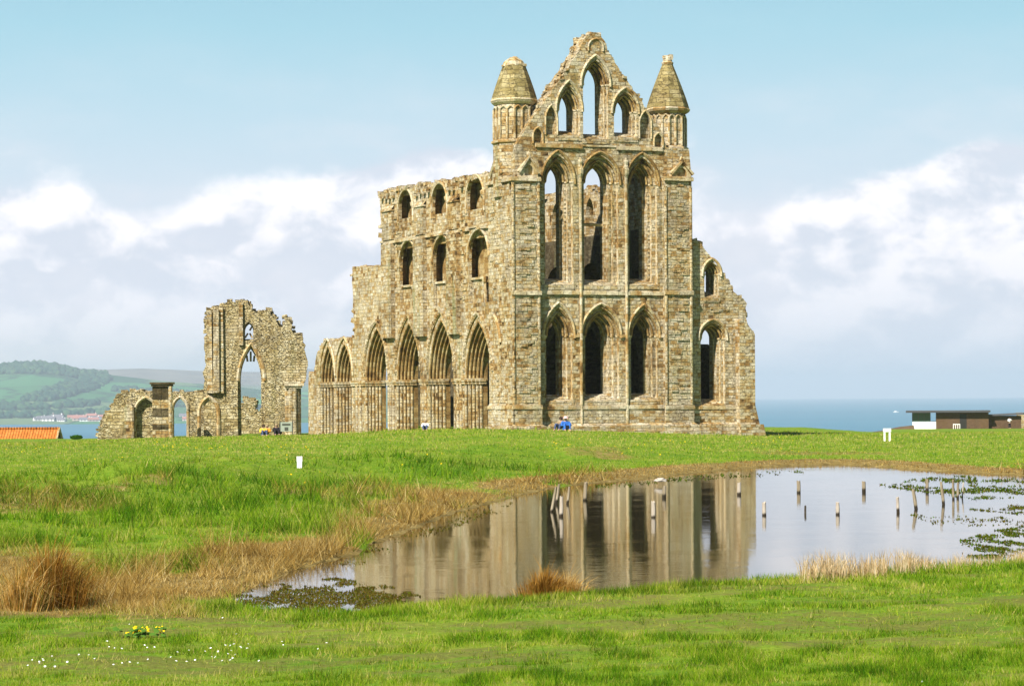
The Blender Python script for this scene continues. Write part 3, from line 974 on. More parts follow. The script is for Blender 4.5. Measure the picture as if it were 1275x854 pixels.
course('string_course', 364, .16, .13, (0, 1, 2), side=False)
course('string_course', 506, .16, .15, (0, 1, 2, 3))
course('string_course', 183, .16, .14, (1,), side=False)
course('string_course', 222.5, .16, .14, (0, 2))
zs_ = 418.5
edges = [SEG[1][0]] + [x for w_ in WIN['low'] for x in (w_['uc'] - w_['ho'] - .1, w_['uc'] + w_['ho'] + .1)] + [SEG[1][1]]
for a0, a1 in zip(edges[::2], edges[1::2]):
    zc = A.fr(745, zs_, FV)[1]
    MB().box((a0, FV - .12, zc - .08), (a1, FV + .02, zc + .08)).build('string_course', M['stone_trim'], abbey)
pl = MB()
z1 = A.fr(745, 530.5, FV)[1]; z2 = A.fr(745, 506, FV)[1] - .16
for (a0, a1, v) in SEG:
    e = .12 if v == 0 else 0
    pl.box((a0 - e, v - .10, BASE), (a1 + e, v + .002, z2))
    pl.run((a0 - e * 3, v - .32, BASE), (a1 + e * 3, v - .1, z1), gap=0)
    pl.add([(a0 - e * 3, v - .32, z1), (a1 + e * 3, v - .32, z1), (a1 + e, v - .10, z1 + .16), (a0 - e, v - .10, z1 + .16)], [(0, 1, 2, 3)])
    pl.run((a0 - e * 4, v - .50, BASE), (a1 + e * 4, v - .3, z1 - .35), gap=0, wear=.03)
pl.box((-.10, -.1, BASE), (0.002, 3.9, z2)); pl.box((-.30, -.3, BASE), (-.10, 3.9, z1))
pl.build('plinth', M['stone_warm'], abbey)
# vertical shafts dividing the front
for px in (722.9, 779.8):
    u_ = A.fr(px, 400, FV)[0]
    zt_, zb_ = A.fr(px, 222 if px < 800 else 222, FV)[1], A.fr(px, 531, FV)[1]
    q = MB().tube([(u_, FV - .08, zb_), (u_, FV - .08, zt_)], .10, 8)
    q.lathe((u_, FV - .08, zt_), [(.1, 0), (.2, .25), (.22, .5), (.12, .8), (.17, 1.0), (.05, 1.25)], 7)
    q.build('wall_shaft', M['stone_trim'], abbey)
for u_, v_ in ((A.fr(671.5, 400, 0)[0], 0.02), (uN0, 0.02), (uN1, 0.02), (0.02, 0.02)):
    zt_, zb_ = A.fr(700, 224, 0)[1] - .2, A.fr(700, 505, 0)[1]
    MB().tube([(u_, v_, zb_), (u_, v_, zt_)], .10, 8).build('wall_shaft', M['stone_weathered'], abbey)
# ------------ the broken end wall of the north aisle
EA = lambda px, py: A.fr(px, py, FV)
ao = [EA(861, 545)] + [EA(942, 545)] + [EA(939, 503)]
ao[0] = (ao[0][0] - .2, BASE); ao[1] = (ao[1][0] - .1, BASE)
rg = ragged([EA(938.5, 418), EA(930, 401), EA(930.5, 378), EA(919, 369), EA(910, 354), EA(898, 338), EA(885, 317.6), EA(867.5, 300), EA(862, 296)], 0.16, 0.45)
aw = [opening(872.5, 903, 402, 421, 504, half_in=.5), opening(877, 895.5, 327, 341, 370, half_in=.34)]
mb = MB()
for k in range(4):
    mb.slab(ao + rg + [(uR - .2, rg[-1][1])], [step_holes(w_, k, 4, .2) for w_ in aw], FL[k], FL[k + 1], 'fr', True, k == 3)
mb.rubble(rg, 'fr', .6, 1.9, 0.36, 2.2)
mb.proud('fr', FV, 1, uR + .4, uR + 2.8, .3, EA(900, 372)[1], 130, [(w_['uc'] - w_['ho'] - .3, w_['uc'] + w_['ho'] + .3, w_['zb'] - .3, w_['za'] + .4) for w_ in aw])
mb.build('aisle_wall', M['stone'], abbey)
for w_ in aw: surround(w_, 'low')
ub0, ub1 = A.fr(920, 450, 0)[0], A.fr(939, 450, 0)[0]
zt0 = A.fr(920, 399, 0)[1]; zt1 = A.fr(938, 416, 0)[1]
mb = MB().slab([(ub0, BASE), (ub1 + .35, BASE), (ub1 + .3, A.fr(943, 527, 0)[1]), (ub1, A.fr(943, 504, 0)[1]), (ub1, zt1), (ub0 + .3, zt0 + .1), (ub0, zt0)], [], -.12, .6, 'fr')
mb.build('aisle_buttress', M['stone_weathered'], abbey)
pb = MB().slab([(ub0 - .1, BASE), (ub1 + .75, BASE), (ub1 + .42, A.fr(943, 528, 0)[1]), (ub0 - .1, A.fr(943, 528, 0)[1])], [], -.45, -.12, 'fr')
pb.build('plinth', M['stone_warm'], abbey)
# outer wall of the aisle running back, and the north side of the choir
uo = A.fr(930, 450, FV)[0]
ztop = A.fr(900, 432, FV)[1]
o_ = [(2.0, BASE), (27, BASE)] + ragged([(27, ztop - 3), (20, ztop - .6), (12, ztop + .3), (2.0, ztop)], .2, .6)
MB().slab(o_, [], uo - .9, uo + .1, 'sd').build('aisle_side_wall', M['stone_shade'], abbey)
zn = S(612, 215)[1]
un = uN0 - .9
ZS = zn - 3.4          # pale stone above this stage; below it the interior shade is painted dark
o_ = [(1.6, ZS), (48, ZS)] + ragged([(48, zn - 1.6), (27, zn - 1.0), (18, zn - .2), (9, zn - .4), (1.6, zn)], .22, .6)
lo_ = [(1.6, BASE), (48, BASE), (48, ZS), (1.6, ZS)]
nc = (3.9, 9.4, 14.9, 20.4)
hol = [arch(c_ - .62, c_ + .62, zn - 3.3, zn - 1.9, zn - .9, 5) for c_ in nc]
mb = MB().slab(o_, hol, un, un + 1.3, 'sd')
mb.rubble(o_[2:], 'sd', un, un + 1.3, .4, 1.5)
mb.build('choir_north_clerestory', M['stone'], abbey)
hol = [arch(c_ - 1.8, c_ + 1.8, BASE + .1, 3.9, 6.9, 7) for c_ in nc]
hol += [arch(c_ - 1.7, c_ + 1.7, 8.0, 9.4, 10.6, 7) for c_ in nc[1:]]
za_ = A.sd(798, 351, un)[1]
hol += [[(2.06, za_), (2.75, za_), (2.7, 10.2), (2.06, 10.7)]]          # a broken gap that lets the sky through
MB().slab(lo_, hol, un, un + 1.3, 'sd').build('choir_north_wall', M['stone_shade'], abbey)
# added unseen roof over the north aisle, keeping the choir behind the windows dark
za2 = 12.3
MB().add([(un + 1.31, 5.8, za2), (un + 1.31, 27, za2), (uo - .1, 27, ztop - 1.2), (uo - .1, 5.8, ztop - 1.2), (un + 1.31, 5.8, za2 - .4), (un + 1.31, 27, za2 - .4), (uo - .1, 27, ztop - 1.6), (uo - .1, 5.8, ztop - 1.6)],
         [(0, 1, 2, 3), (4, 5, 6, 7), (0, 1, 5, 4), (1, 2, 6, 5), (2, 3, 7, 6), (3, 0, 4, 7)]).build('aisle_shade_roof', M['stone_shade'], abbey)
MB().box((un + 1.31, 26.2, BASE), (uo - .9, 27, za2 - .5)).build('aisle_shade_cross_wall', M['stone_shade'], abbey)

# ------------ the choir's south side: arcade, triforium, clerestory
UL = [0.0, 0.2, 0.4, 0.6, 0.8, 1.25]
AR = [(596, 16.2, 400, 471), (550, 15.6, 398.5, 471.8), (509.5, 14.6, 402.5, 473), (469.6, 13.6, 409, 474), (429, 9.6, 428, 475.5), (408.5, 8.2, 431, 476)]
arcs = []
for c_, h_, ya, ys in AR:
    va, vb = S(c_ + h_, ys)[0], S(c_ - h_, ys)[0]
    vm = (va + vb) / 2
    arcs.append(dict(c=vm, h=(vb - va) / 2, zs=S(c_, ys)[1], za=S(c_, ya)[1]))


def sarch(c_, h_, ya, ys, yb):
    va, vb = S(c_ + h_, ys)[0], S(c_ - h_, ys)[0]
    return dict(c=(va + vb) / 2, h=(vb - va) / 2, zs=S(c_, ys)[1], za=S(c_, ya)[1], zb=S(c_, yb)[1])


TRI = [sarch(596, 12.4, 298, 318, 377), sarch(551, 11.4, 305, 324, 381), sarch(508.5, 10.6, 310.5, 329, 385)]
CLE = [sarch(592, 10.4, 228, 246, 274), sarch(547.5, 9.2, 236.5, 253, 278), sarch(505.3, 8.6, 245, 260, 282)]
top = ragged([S(400, 427), S(420, 422), S(442, 423)], .18, .5)
top2 = ragged([S(442, 423), S(440, 390), S(438, 333)], .12, .5)
top3 = ragged([S(438, 333), S(476, 330.5)], .10, .5)
top4 = ragged([S(476, 330.5), S(475, 285), S(473.5, 239.5)], .20, .5)
top5 = ragged([S(473.5, 239.5), S(540, 229), S(607, 217)], .16, .45)
down = ragged([S(384, 470), S(391, 462), S(393, 446), S(400, 427)], .2, .4)
so = [(3.2, BASE), (S(384, 540)[0], BASE)] + down + top[1:] + top2[1:] + top3[1:] + top4[1:] + top5[1:] + [(3.2, S(612, 216)[1])]
mb = MB(); mbo = MB()
for k in range(5):
    hol = []
    for a in arcs:
        h = a['h'] - .15 * k
        rise = (a['za'] - a['zs']) * (h / a['h']) ** .8
        hol.append(arch(a['c'] - h, a['c'] + h, BASE + .05, a['zs'], a['zs'] + rise, 9))
    for tier, gap in ((TRI, .75), (CLE, .55)):
        for q_ in tier:
            if k < 1:
                f = 1
                hol.append(arch(q_['c'] - q_['h'] * f, q_['c'] + q_['h'] * f, q_['zb'], q_['zs'], q_['zs'] + (q_['za'] - q_['zs']) * f, 7))
            elif k < 4:                                    # the wall passage that runs behind the openings
                hol.append([(q_['c'] - q_['h'] - .3, q_['zb'] - .05), (q_['c'] + q_['h'] + gap, q_['zb'] - .05), (q_['c'] + q_['h'] + gap, q_['za'] + .12), (q_['c'] - q_['h'] - .3, q_['za'] + .12)])
    (mb if k == 0 else mbo).slab(so, hol, UL[k], UL[k + 1], 'sd', True, k == 4)
mbo.build('arcade_orders', M['stone_ochre'], abbey)
vmax_ = S(476, 300)[0]
hb_ = [(a['c'] - a['h'] - .35, a['c'] + a['h'] + .35, BASE, a['za'] + .35) for a in arcs] + [(q_['c'] - q_['h'] - .2, q_['c'] + q_['h'] + .2, q_['zb'], q_['za'] + .2) for q_ in TRI + CLE]
mb.proud('sd', 0.0, 1, 4.2, vmax_ - .4, .2, S(600, 226)[1], 620, hb_)
for seg in (down, top, top2, top4): mb.rubble(seg, 'sd', .1, .95, .42, 2.0)
mb.rubble(top5, 'sd', .0, 1.0, .45, 3.4)
mb.build('choir_south_wall', M['stone_weathered'], abbey)
# arch mouldings, one set per bay, with the shafts of each clustered pier below
for i, a in enumerate(arcs):
    hd = MB()
    k = (a['h'] + .22) / a['h']
    pts = [(-.04, v, z) for v, z in arch_curve(a['c'] - a['h'] - .22, a['c'] + a['h'] + .22, a['zs'] + .45, a['zs'] + (a['za'] - a['zs']) * k + .12, 10)]
    hd.tube(pts, .10, 5)
    if i < 4:                                     # dog-tooth along the hood
        for p, q_ in zip(pts[:-1], pts[1:]):
            for t_ in (.25, .75):
                c_ = Vector(p).lerp(Vector(q_), t_) + Vector((-.04, 0, .1)); e = Vector((.09, .09, .09))
                hd.box(c_ - e, c_ + e, jit=.03)
    o = hd.build('arcade_arch', M['stone_trim'], abbey)
    rl = MB()
    for kk in range(5):
        h = a['h'] - .15 * kk
        rise = (a['za'] - a['zs']) * (h / a['h']) ** .8
        rl.tube([(UL[kk] + .04, v, z) for v, z in arch_curve(a['c'] - h + .02, a['c'] + h - .02, a['zs'], a['zs'] + rise, 9)], .07, 6, cap=False)
        rl.tube([(UL[kk] + .11, v, z) for v, z in arch_curve(a['c'] - h - .01, a['c'] + h + .01, a['zs'], a['zs'] + rise, 9)], .045, 5, cap=False)
    rl.build('arch_moulding', M['stone_ochre'], o)
jambs = sorted([(a['c'] - a['h'], a['c'] + a['h'], a['zs']) for a in arcs])
piers = [(jambs[i][1], jambs[i + 1][0], jambs[i][2]) for i in range(len(jambs) - 1)] + [(jambs[-1][1], jambs[-1][1] + 1.0, jambs[-1][2])]
for (v0_, v1_, zc) in piers:
    b = MB()
    shf = MB()
    for kk in range(5):
        g = .15 * kk
        b.box((UL[kk] - .10, v0_ - g - .10, zc - .34), (UL[kk + 1] - .1, v1_ + g + .10, zc - .18), jit=0)
        b.box((UL[kk] - .15, v0_ - g - .15, zc - .18), (UL[kk + 1] - .15, v1_ + g + .15, zc + .02), jit=0)
        for vv in (v0_ - g + .04, v1_ + g - .04):
            shf.tube([(UL[kk] + .04, vv, BASE), (UL[kk] + .04, vv, zc - .2)], .10, 8)
    if v1_ - v0_ > .9:
        for f in (.36, .64):
            shf.tube([(-.02, v0_ + (v1_ - v0_) * f, BASE), (-.02, v0_ + (v1_ - v0_) * f, zc - .2)], .14, 8)
    o = shf.build('clustered_pier', M['stone_warm'], abbey)
    b.build('capital', M['stone_trim'], o)
# triforium: hood, low infill panel with moulded string, corbelled nook shaft
for q_ in TRI:
    t_ = MB()
    pts = [(-.03, v, z) for v, z in arch_curve(q_['c'] - q_['h'] - .1, q_['c'] + q_['h'] + .1, q_['zs'] - .1, q_['za'] + .14, 9)]
    t_.tube(pts, .10, 5)
    o = t_.build('triforium_arch', M['stone_trim'], abbey)
    zi = q_['zb'] + (q_['zs'] - q_['zb']) * .50
    va, vb = q_['c'] - q_['h'] * .15, q_['c'] + q_['h'] - .01
    MB().box((.22, va, q_['zb'] - .02), (.46, vb, zi)).build('infill_panel', M['stone_weathered'], o)
    s_ = MB().box((.10, va - .1, zi), (.54, vb, zi + .14))
    s_.lathe((.22, va - .22, zi - .35), [(.03, 0), (.16, .16), (.22, .36), (.22, .5)], 8)
    s_.tube([(.24, va - .25, q_['zb']), (.24, va - .25, zi - .2)], .07, 7)
    s_.build('string_course', M['stone_trim'], o)
for q_ in CLE:
    t_ = MB()
    pts = [(-.03, v, z) for v, z in arch_curve(q_['c'] - q_['h'] - .1, q_['c'] + q_['h'] + .1, q_['zs'] - .1, q_['za'] + .14, 9)]
    t_.tube([(-.03, pts[0][1], pts[0][2] - .8)] + pts + [(-.03, pts[-1][1], pts[-1][2] - .8)], .09, 5)
    t_.tube([(.6, q_['c'] - .12, q_['zb']), (.6, q_['c'] - .1, q_['zs'] + .25)], .08, 6)
    t_.lathe((.6, q_['c'] - .1, q_['zs'] - .1), [(.09, 0), (.3, .3), (.34, .5), (.1, .7)], 6)
    o = t_.build('clerestory_arch', M['stone_trim'], abbey)
    MB().ashlar((.20, q_['c'] - q_['h'] + .02, q_['zb'] - .02), (.5, q_['c'] + q_['h'] - .02, q_['zb'] + (q_['zs'] - q_['zb']) * .5), .24, .01).build('infill_panel', M['stone'], o)
# string between triforium and clerestory, and flat pilasters between the bays
zst0 = S(612, 280)[1]
st = MB()
v_end = S(474.5, 300)[0]
st.run((-.16, 3.9, zst0 - .16), (.02, v_end, zst0 + .02), 1, gap=.08); st.run((-.09, 3.9, zst0 - .02), (.02, v_end, zst0 + .12), 1, gap=.03)
st.build('string_course', M['stone_trim'], abbey)
for px, y0_, y1_ in ((567, 250, 416), (525.5, 256, 419), (485.5, 262, 421)):
    va, vb = S(px + 6.2, 350)[0], S(px - 6.2, 350)[0]
    zt_, zb_, = S(px, y0_)[1], S(px, y1_)[1]
    q = MB()
    q.ashlar((-.30, va, zb_), (0.03, vb, zst0 - .17)); q.ashlar((-.22, va + .05, zst0 + .1), (0.03, vb - .05, zt_))
    q.add([(-.24, va + .02, zt_), (-.24, vb - .02, zt_), (0, vb - .02, zt_ + .3), (0, va + .02, zt_ + .3)], [(0, 1, 2, 3)])
    q.box((-.28, va - .0, zt_ - .1), (.02, vb, zt_))
    q.build('pilaster', M['stone_weathered'], abbey)
# broken corbel table under the wall head
for i in range(26):
    if rnd.random() < .22: continue
    v_ = 4.4 + i * (v_end - 4.9) / 25
    z_ = top5[0][1] + (top5[-1][1] - top5[0][1]) * (top5[0][0] - v_) / max(.1, top5[0][0] - top5[-1][0]) - rnd.uniform(.45, .7)
    if any(abs(v_ - q_['c']) < q_['h'] + .35 for q_ in CLE): continue
    MB().box((-.30, v_ - .13, z_), (.03, v_ + .13, z_ + rnd.uniform(.28, .42)), jit=.04).build('corbel', M['stone_weathered'], abbey)
# the springing of the lost aisle vault left on the corner block
hv = MB()
pts = [(-.06, v, z) for v, z in arch_curve(S(624, 425)[0], S(594, 425)[0], S(610, 427)[1], S(607, 399)[1], 9)]
hv.tube(pts[:7], .12, 5); hv.tube([(p[0] + .05, p[1] + .22, p[2] - .15) for p in pts[:6]], .08, 5)
hv.build('vault_rib', M['stone_trim'], abbey)

# ------------------------------------------------------------------ the detached ruins on the left
def gz_at(px, Y):
    p = at_depth(px, HZ, Y)
    return gz(p.x, p.y)


L = Frame(316, 196, gz_at(316, 196), 4.0)
B2 = -1.2
X = lambda px, py, v=0.0: L.fr(px, py, v)
ruin = empty('ruined_gable', L.c, R(L.deg))
tag(ruin, 'tall broken gable of rubble stone with one big pointed archway, left of the abbey', 'ruin')
lo = [X(356, 545), X(254, 545)]
lo[0] = (lo[0][0], B2); lo[1] = (lo[1][0], B2)
edge = ragged([X(*p) for p in ((253.5, 487), (255, 440), (256.5, 391), (260, 385), (266, 383), (273, 381), (286, 375), (300, 373.5), (308, 376.5), (313, 383.5), (319, 389), (329, 387), (335, 385.5), (337, 392), (343.5, 394), (345, 404), (352, 406), (354, 394.5), (361, 400), (363, 411), (370, 416.5), (377, 421), (381, 429), (381, 460), (379, 476))], .14, .5)
big = [(X(300, 500)[0], B2 + .1)] + arch_curve(X(299, 480)[0], X(325, 480)[0], X(312, 474)[1], X(312, 434)[1], 9) + [(X(325, 500)[0], B2 + .1)]
bigo = [(X(296, 500)[0], B2 + .1)] + arch_curve(X(296, 480)[0], X(330, 480)[0], X(312, 474)[1], X(313, 427)[1], 9) + [(X(329, 500)[0], B2 + .1)]
door = arch(X(341.5, 530)[0], X(349.5, 530)[0], B2 + .1, X(345, 526)[1], X(345, 519)[1], 5)
win = arch(X(303.5, 415)[0], X(316, 415)[0], X(309, 424)[1], X(309, 411)[1], X(309, 401)[1], 6)
wi2 = arch(X(304.5, 415)[0], X(315, 415)[0], X(309, 422)[1], X(309, 412)[1], X(309, 403)[1], 6)
poly = lo[::-1] if False else [lo[1], lo[0], X(356, 476)] + edge[::-1][0:] + []
# outline runs: base left, base right, up to the pier head, over the broken top, down the left side
outl = [lo[1], lo[0], X(356, 477)] + edge[::-1]
mb = MB()
mb.slab(outl, [bigo, door, win], 0, .45, 'fr', True, False)
mb.slab(outl, [big, door, wi2], .45, 1.5, 'fr', True, True)
mb.rubble([q for q in edge[::-1] if q[1] > X(370, 418)[1]], 'fr', .2, 1.3, .42, 1.2)
mb.build('rubble_wall', M['stone_rubble'], ruin)
tr = MB()
k_ = arch_curve(X(296.5, 480)[0], X(329.5, 480)[0], X(312, 474)[1], X(313, 427.5)[1], 10)
tr.tube([(a, -.02, z) for a, z in k_], .13, 5); tr.tube([(a * .94 + X(312, 470)[0] * .06, .2, z - .1) for a, z in k_], .11, 5)
# stump of tracery hanging in the arch head
xm = X(311.5, 450)[0]
for dx in (-.28, 0.02, .3):
    tr.tube([(xm + dx, .8, X(312, 437)[1] - abs(dx) * 1.1), (xm + dx * .8, .8, X(312, 450)[1])], .08, 5)
tr.build('arch_moulding', M['stone_trim'], ruin)
qf = MB()
cx, cz = X(309.5, 413)
for a in (0, 2, 3):
    an = math.pi / 4 + a * math.pi / 2 + rnd.uniform(-.3, .3)
    qf.tube([(cx + .12 * math.cos(an), .6, cz + .12 * math.sin(an)), (cx + .5 * math.cos(an), .6, cz + .55 * math.sin(an))], .07, 5)
qf.build('tracery', M['stone_trim'], ruin)
pil = MB()
for px, w_, d_ in ((261, 4, .28), (269, 5, .4), (275.5, 2.6, .22), (300.5, 2.2, .25)):
    a0, a1 = X(px - w_ / 2 - 1, 430)[0], X(px + w_ / 2 + 1, 430)[0]
    yt = {261: 387, 269: 385, 275.5: 383, 300.5: 377}[px]
    yb = 489 if px < 290 else 430
    pil.box((a0, -d_, X(px, yb)[1]), (a1, 0.01, X(px, yt)[1]), jit=.04)
pil.build('pilaster', M['stone'], ruin)
pb = MB()
a0, a1 = X(356, 500)[0], X(373, 500)[0]
for i in range(4):
    f = (i + .5) / 4
    pb.tube([(a0 + (a1 - a0) * f, .2 - .35 * math.sin(f * 3.14), B2), (a0 + (a1 - a0) * f, .2 - .35 * math.sin(f * 3.14), X(365, 480)[1])], .22 if i < 3 else .15, 8)
pb.box((a0, .1, B2), (a1 + .1, 1.4, X(365, 480)[1]))
o = pb.build('clustered_pier', M['stone_warm'], ruin)
cp = MB().box((a0 - .12, -.45, X(365, 480)[1]), (a1 + .32, 1.5, X(365, 475)[1]), jit=.03)
cp.box((a0 - .03, -.33, X(365, 483)[1]), (a1 + .2, 1.45, X(365, 480)[1]), jit=.02)
cp.build('capital', M['stone_trim'], o)

# low arcaded wall running left from the gable
Lw = Frame(190, 199, gz_at(190, 199), 3.0)
Y_ = lambda px, py, v=0.0: Lw.fr(px, py, v)
low = empty('low_arcaded_wall', Lw.c, R(Lw.deg))
tag(low, 'low ruined wall with broken left end and small pointed arches beside the tall gable', 'wall')
ed = ragged([Y_(*p) for p in ((253, 488), (247, 487), (235, 490), (222, 488), (205, 489), (190, 489), (180, 488), (165, 486), (155, 489), (148, 493), (141, 500), (137, 510), (130, 520), (124, 534), (119, 545))], .14, .45)
ed[-1] = (ed[-1][0], B2)
ol = [(Y_(119, 540)[0], B2), (Y_(256, 540)[0], B2)] + ed[:-1]
h1 = arch(Y_(169, 520)[0], Y_(195, 520)[0], B2 + .1, Y_(182, 513)[1], Y_(182, 496)[1], 7)
h2 = arch(Y_(215.5, 520)[0], Y_(232.5, 520)[0], B2 + .1, Y_(222, 510)[1], Y_(222, 496)[1], 7)
h3 = arch(Y_(248.5, 520)[0] + 0, Y_(255.5, 520)[0], B2 + .1, Y_(252, 512)[1], Y_(252, 503)[1], 6)
mb = MB()
mb.slab(ol, [h1, h2], 0, .4, 'fr', True, False)
mb.slab(ol, [h2], .4, 1.1, 'fr', True, True)
mb.rubble(ed, 'fr', .1, 1.0, .45, 1.8)
mb.build('rubble_wall', M['stone_rubble'], low)
q = MB()
for (l_, r_, sp_, ap_) in ((168, 196, 513, 494.5), (214.5, 234, 510, 494.5)):
    kk = arch_curve(Y_(l_, 520)[0], Y_(r_, 520)[0], Y_(182, sp_)[1], Y_(182, ap_)[1], 8)
    q.tube([(a, -.04, z) for a, z in kk], .12, 5)
    q.tube([(kk[-1][0], 0.02, B2), (kk[-1][0], 0.02, kk[-1][1])], .12, 6); q.tube([(kk[0][0], 0.02, B2), (kk[0][0], 0.02, kk[0][1])], .12, 6)
q.build('arch_moulding', M['stone_trim'], low)
# the third arch is a shallow recess against the foot of the tall gable
kk = arch_curve(X(248, 520)[0], X(272, 520)[0], X(260, 514)[1], X(260, 494)[1], 8)
MB().tube([(kk[0][0], -.06, B2)] + [(a, -.06, z) for a, z in kk] + [(kk[-1][0], -.06, B2)], .15, 5).build('blind_arch_moulding', M['stone_trim'], ruin)
# stub of a dark pilaster on the low wall
a0, a1 = Y_(155, 520)[0], Y_(165.5, 520)[0]
MB().box((a0, -.35, B2), (a1, 0.01, Y_(160, 503)[1]), jit=.03).tube([(a1, -.3, B2), (a1, -.3, Y_(160, 505)[1])], .14, 7).build('pilaster', M['stone_weathered'], low)

# free-standing pier, black and cream courses, with its capital
Pf = Frame(202, 191, gz_at(202, 191), 8.0)
pr = empty('stone_pier', Pf.c, R(8))
tag(pr, 'free-standing square pier of black and cream stone with flat capital, before the low wall', 'pier')
a0, a1 = Pf.fr(190, 510)[0], Pf.fr(209.5, 510)[0]
zt = Pf.fr(202, 481)[1]
for y0_, y1_, kind in ((481, 497.5, 'b'), (497.5, 508.5, 'c'), (508.5, 519, 'b'), (519, 528.5, 'c'), (528.5, 534.5, 'b'), (534.5, 560, 'c')):
    z1_, z0_ = Pf.fr(202, y0_)[1], Pf.fr(202, y1_)[1]
    mb = MB(); e = rnd.uniform(0, .02)
    mb.box((a0 - e, -e, z0_), (a0 + (a1 - a0) * rnd.uniform(.45, .6), 1.2 + e, z1_ - .015), jit=.008)
    mb.box((a0 + (a1 - a0) * .6, -e, z0_), (a1 + e, 1.2 + e, z1_ - .015), jit=.008)
    mb.box((a0 + .03, .03, z0_ - .03), (a1 - .03, 1.17, z1_))
    mb.build('dark_course' if kind == 'b' else 'cream_course', M['stone_black' if kind == 'b' else 'stone_weathered'], pr)
MB().tube([(a1 + .17, -.02, -1), (a1 + .17, -.02, zt)], .15, 8).build('nook_shaft', M['stone_warm'], pr)
mb = MB().box((a0 - .1, -.15, zt), (a1 + .38, 1.35, zt + .16)); mb.box((a0 - .2, -.25, zt + .16), (a1 + .48, 1.45, zt + .30))
mb.build('capital', M['stone_black'], pr)

# low remains seen through the big archway
Lb = Frame(318, 214, gz_at(318, 205) - .3, 0)
o_ = ragged([Lb.fr(*p) for p in ((352, 512), (335, 513), (326, 510), (318, 513), (316, 497), (303, 496), (301, 512), (288, 512))], .1, .5)
mb = MB().slab([(Lb.fr(288, 520)[0], -3), (Lb.fr(352, 520)[0], -3)] + o_, [], 0, .8, 'fr')
mb.rubble(o_, 'fr', 0, .8, .4, 1.5)
fw = mb.build('ruined_footing', M['stone_rubble']); fw.matrix_world = Matrix.Translation(Lb.c)
tag(fw, 'low broken footing wall of pale rubble seen through the big archway of the tall gable', 'wall')

# information board: pale grey lectern panel by the pier of the gable
p = at_depth(356.5, 541, 192); g_ = gz(p.x, p.y)
M['grey_panel'] = plain('grey_panel', (0.30, 0.34, 0.27), .5, .15, 3)
M['dark_frame'] = plain('dark_frame', (0.06, 0.065, 0.05), .6)
ib = empty('information_board', (p.x, p.y, g_))
tag(ib, 'grey green information board on two posts at the foot of the tall gable', 'sign')
MB().box((-.42, -.04, .28), (.42, .02, .98)).build('panel', M['grey_panel'], ib)
for s in (-1, 1):
    MB().box((s * .46 - .035, -.05, -.2), (s * .46 + .035, .04, 1.03)).build('post', M['dark_frame'], ib)
mb = MB().box((-.30, -.065, .74), (.30, -.041, .86)); mb.box((-.12, -.066, .36), (.14, -.041, .60)); mb.build('picture', M['dark_frame'], ib)

# ------------------------------------------------------------------ the visitor building on the right, the cottage roof on the left
M['brick'] = stone_mat('brown_brick', [(0.0, (0.05, 0.026, 0.016)), (0.5, (0.105, 0.055, 0.034)), (1.0, (0.15, 0.085, 0.052))], bw=.22, bh=.075, green=0, soot=.2, bump=.4)
M['roof_felt'] = plain('flat_roof_felt', (0.08, 0.08, 0.088), .8, .15, 1.0)
M['white_paint'] = plain('white_paint', (0.80, 0.79, 0.75), .5, .04, 3)
M['dark_glass'] = plain('dark_glass', (0.05, 0.10, 0.075), .12, .3, .6, .6)
M['dark_door'] = plain('dark_door', (0.02, 0.018, 0.015), .6)
YV = 410.0
Vf = Frame(1136, YV, 0, -9.0)
vb = empty('visitor_building', Vf.c, R(Vf.deg))
gV = gz_at(1180, YV) - .4
vb.location.z = gV; Vf.c.z = gV
tag(vb, 'long low brown brick building with flat overhanging roof and green corner window', 'building')
G = lambda px, py, v=0.0: Vf.fr(px, py, v)
xa, xb, xc, xd = G(1136, 520)[0], G(1165.5, 520)[0], G(1231, 520)[0], G(1272, 520)[0]
zr = G(1180, 513.5)[1]; zr2 = G(1250, 518)[1]
mb = MB().box((xb, 0, -1.5), (xc, 9, zr - .02)); mb.build('wall', M['brick'], vb)
mb = MB().box((xa, .15, -1.5), (xb - .01, 8.8, G(1150, 525)[1])); mb.build('bay_wall', M['white_paint'], vb)
zg = G(1150, 525)[1]
MB().box((xa + .05, .25, zg), (xb - .9, 8.7, zr - .02)).build('window', M['dark_glass'], vb)
mb = MB()
for f in (0, .33, .66, 1): mb.box((xa + (xb - .9 - xa) * f - .05, .17, zg), (xa + (xb - .9 - xa) * f + .05, .24, zr - .02))
mb.build('window_frame', M['dark_frame'], vb)
mb = MB().box((xa - 1.0, -1.0, zr), (xc + .25, 9.6, zr + .28)); mb.build('roof', M['roof_felt'], vb)
MB().box((xa - 1.02, -1.03, zr + .10), (xc + .27, -1.003, zr + .30)).build('fascia', plain('fascia_grey', (.07, .07, .075), .6), vb)
MB().box((xc + .01, 1.2, -1.5), (xd, 9, zr2)).build('rear_wall', M['brick'], vb)
mb = MB()
mb.add([(xc + .02, .5, zr2), (xd + 1.3, .5, zr2 + .25), (xd + 1.3, 9.4, zr2 + .25), (xc + .02, 9.4, zr2), (xc + .02, .5, zr2 + .22), (xd + 1.3, .5, zr2 + .5), (xd + 1.3, 9.4, zr2 + .5), (xc + .02, 9.4, zr2 + .22)], [(0, 1, 2, 3), (4, 5, 6, 7), (0, 1, 5, 4), (1, 2, 6, 5), (2, 3, 7, 6), (3, 0, 4, 7)])
mb.build('rear_roof', M['roof_felt'], vb)
MB().box((G(1195, 520)[0], -.02, -1.5), (G(1203.5, 520)[0], .05, zr - .25)).build('door', M['dark_door'], vb)
fe = MB()
for px in (1187, 1189.7, 1192.4, 1195):
    x_ = G(px, 530)[0]; fe.box((x_ - .05, -.9, -1), (x_ + .05, -.8, G(1190, 527.5)[1]))
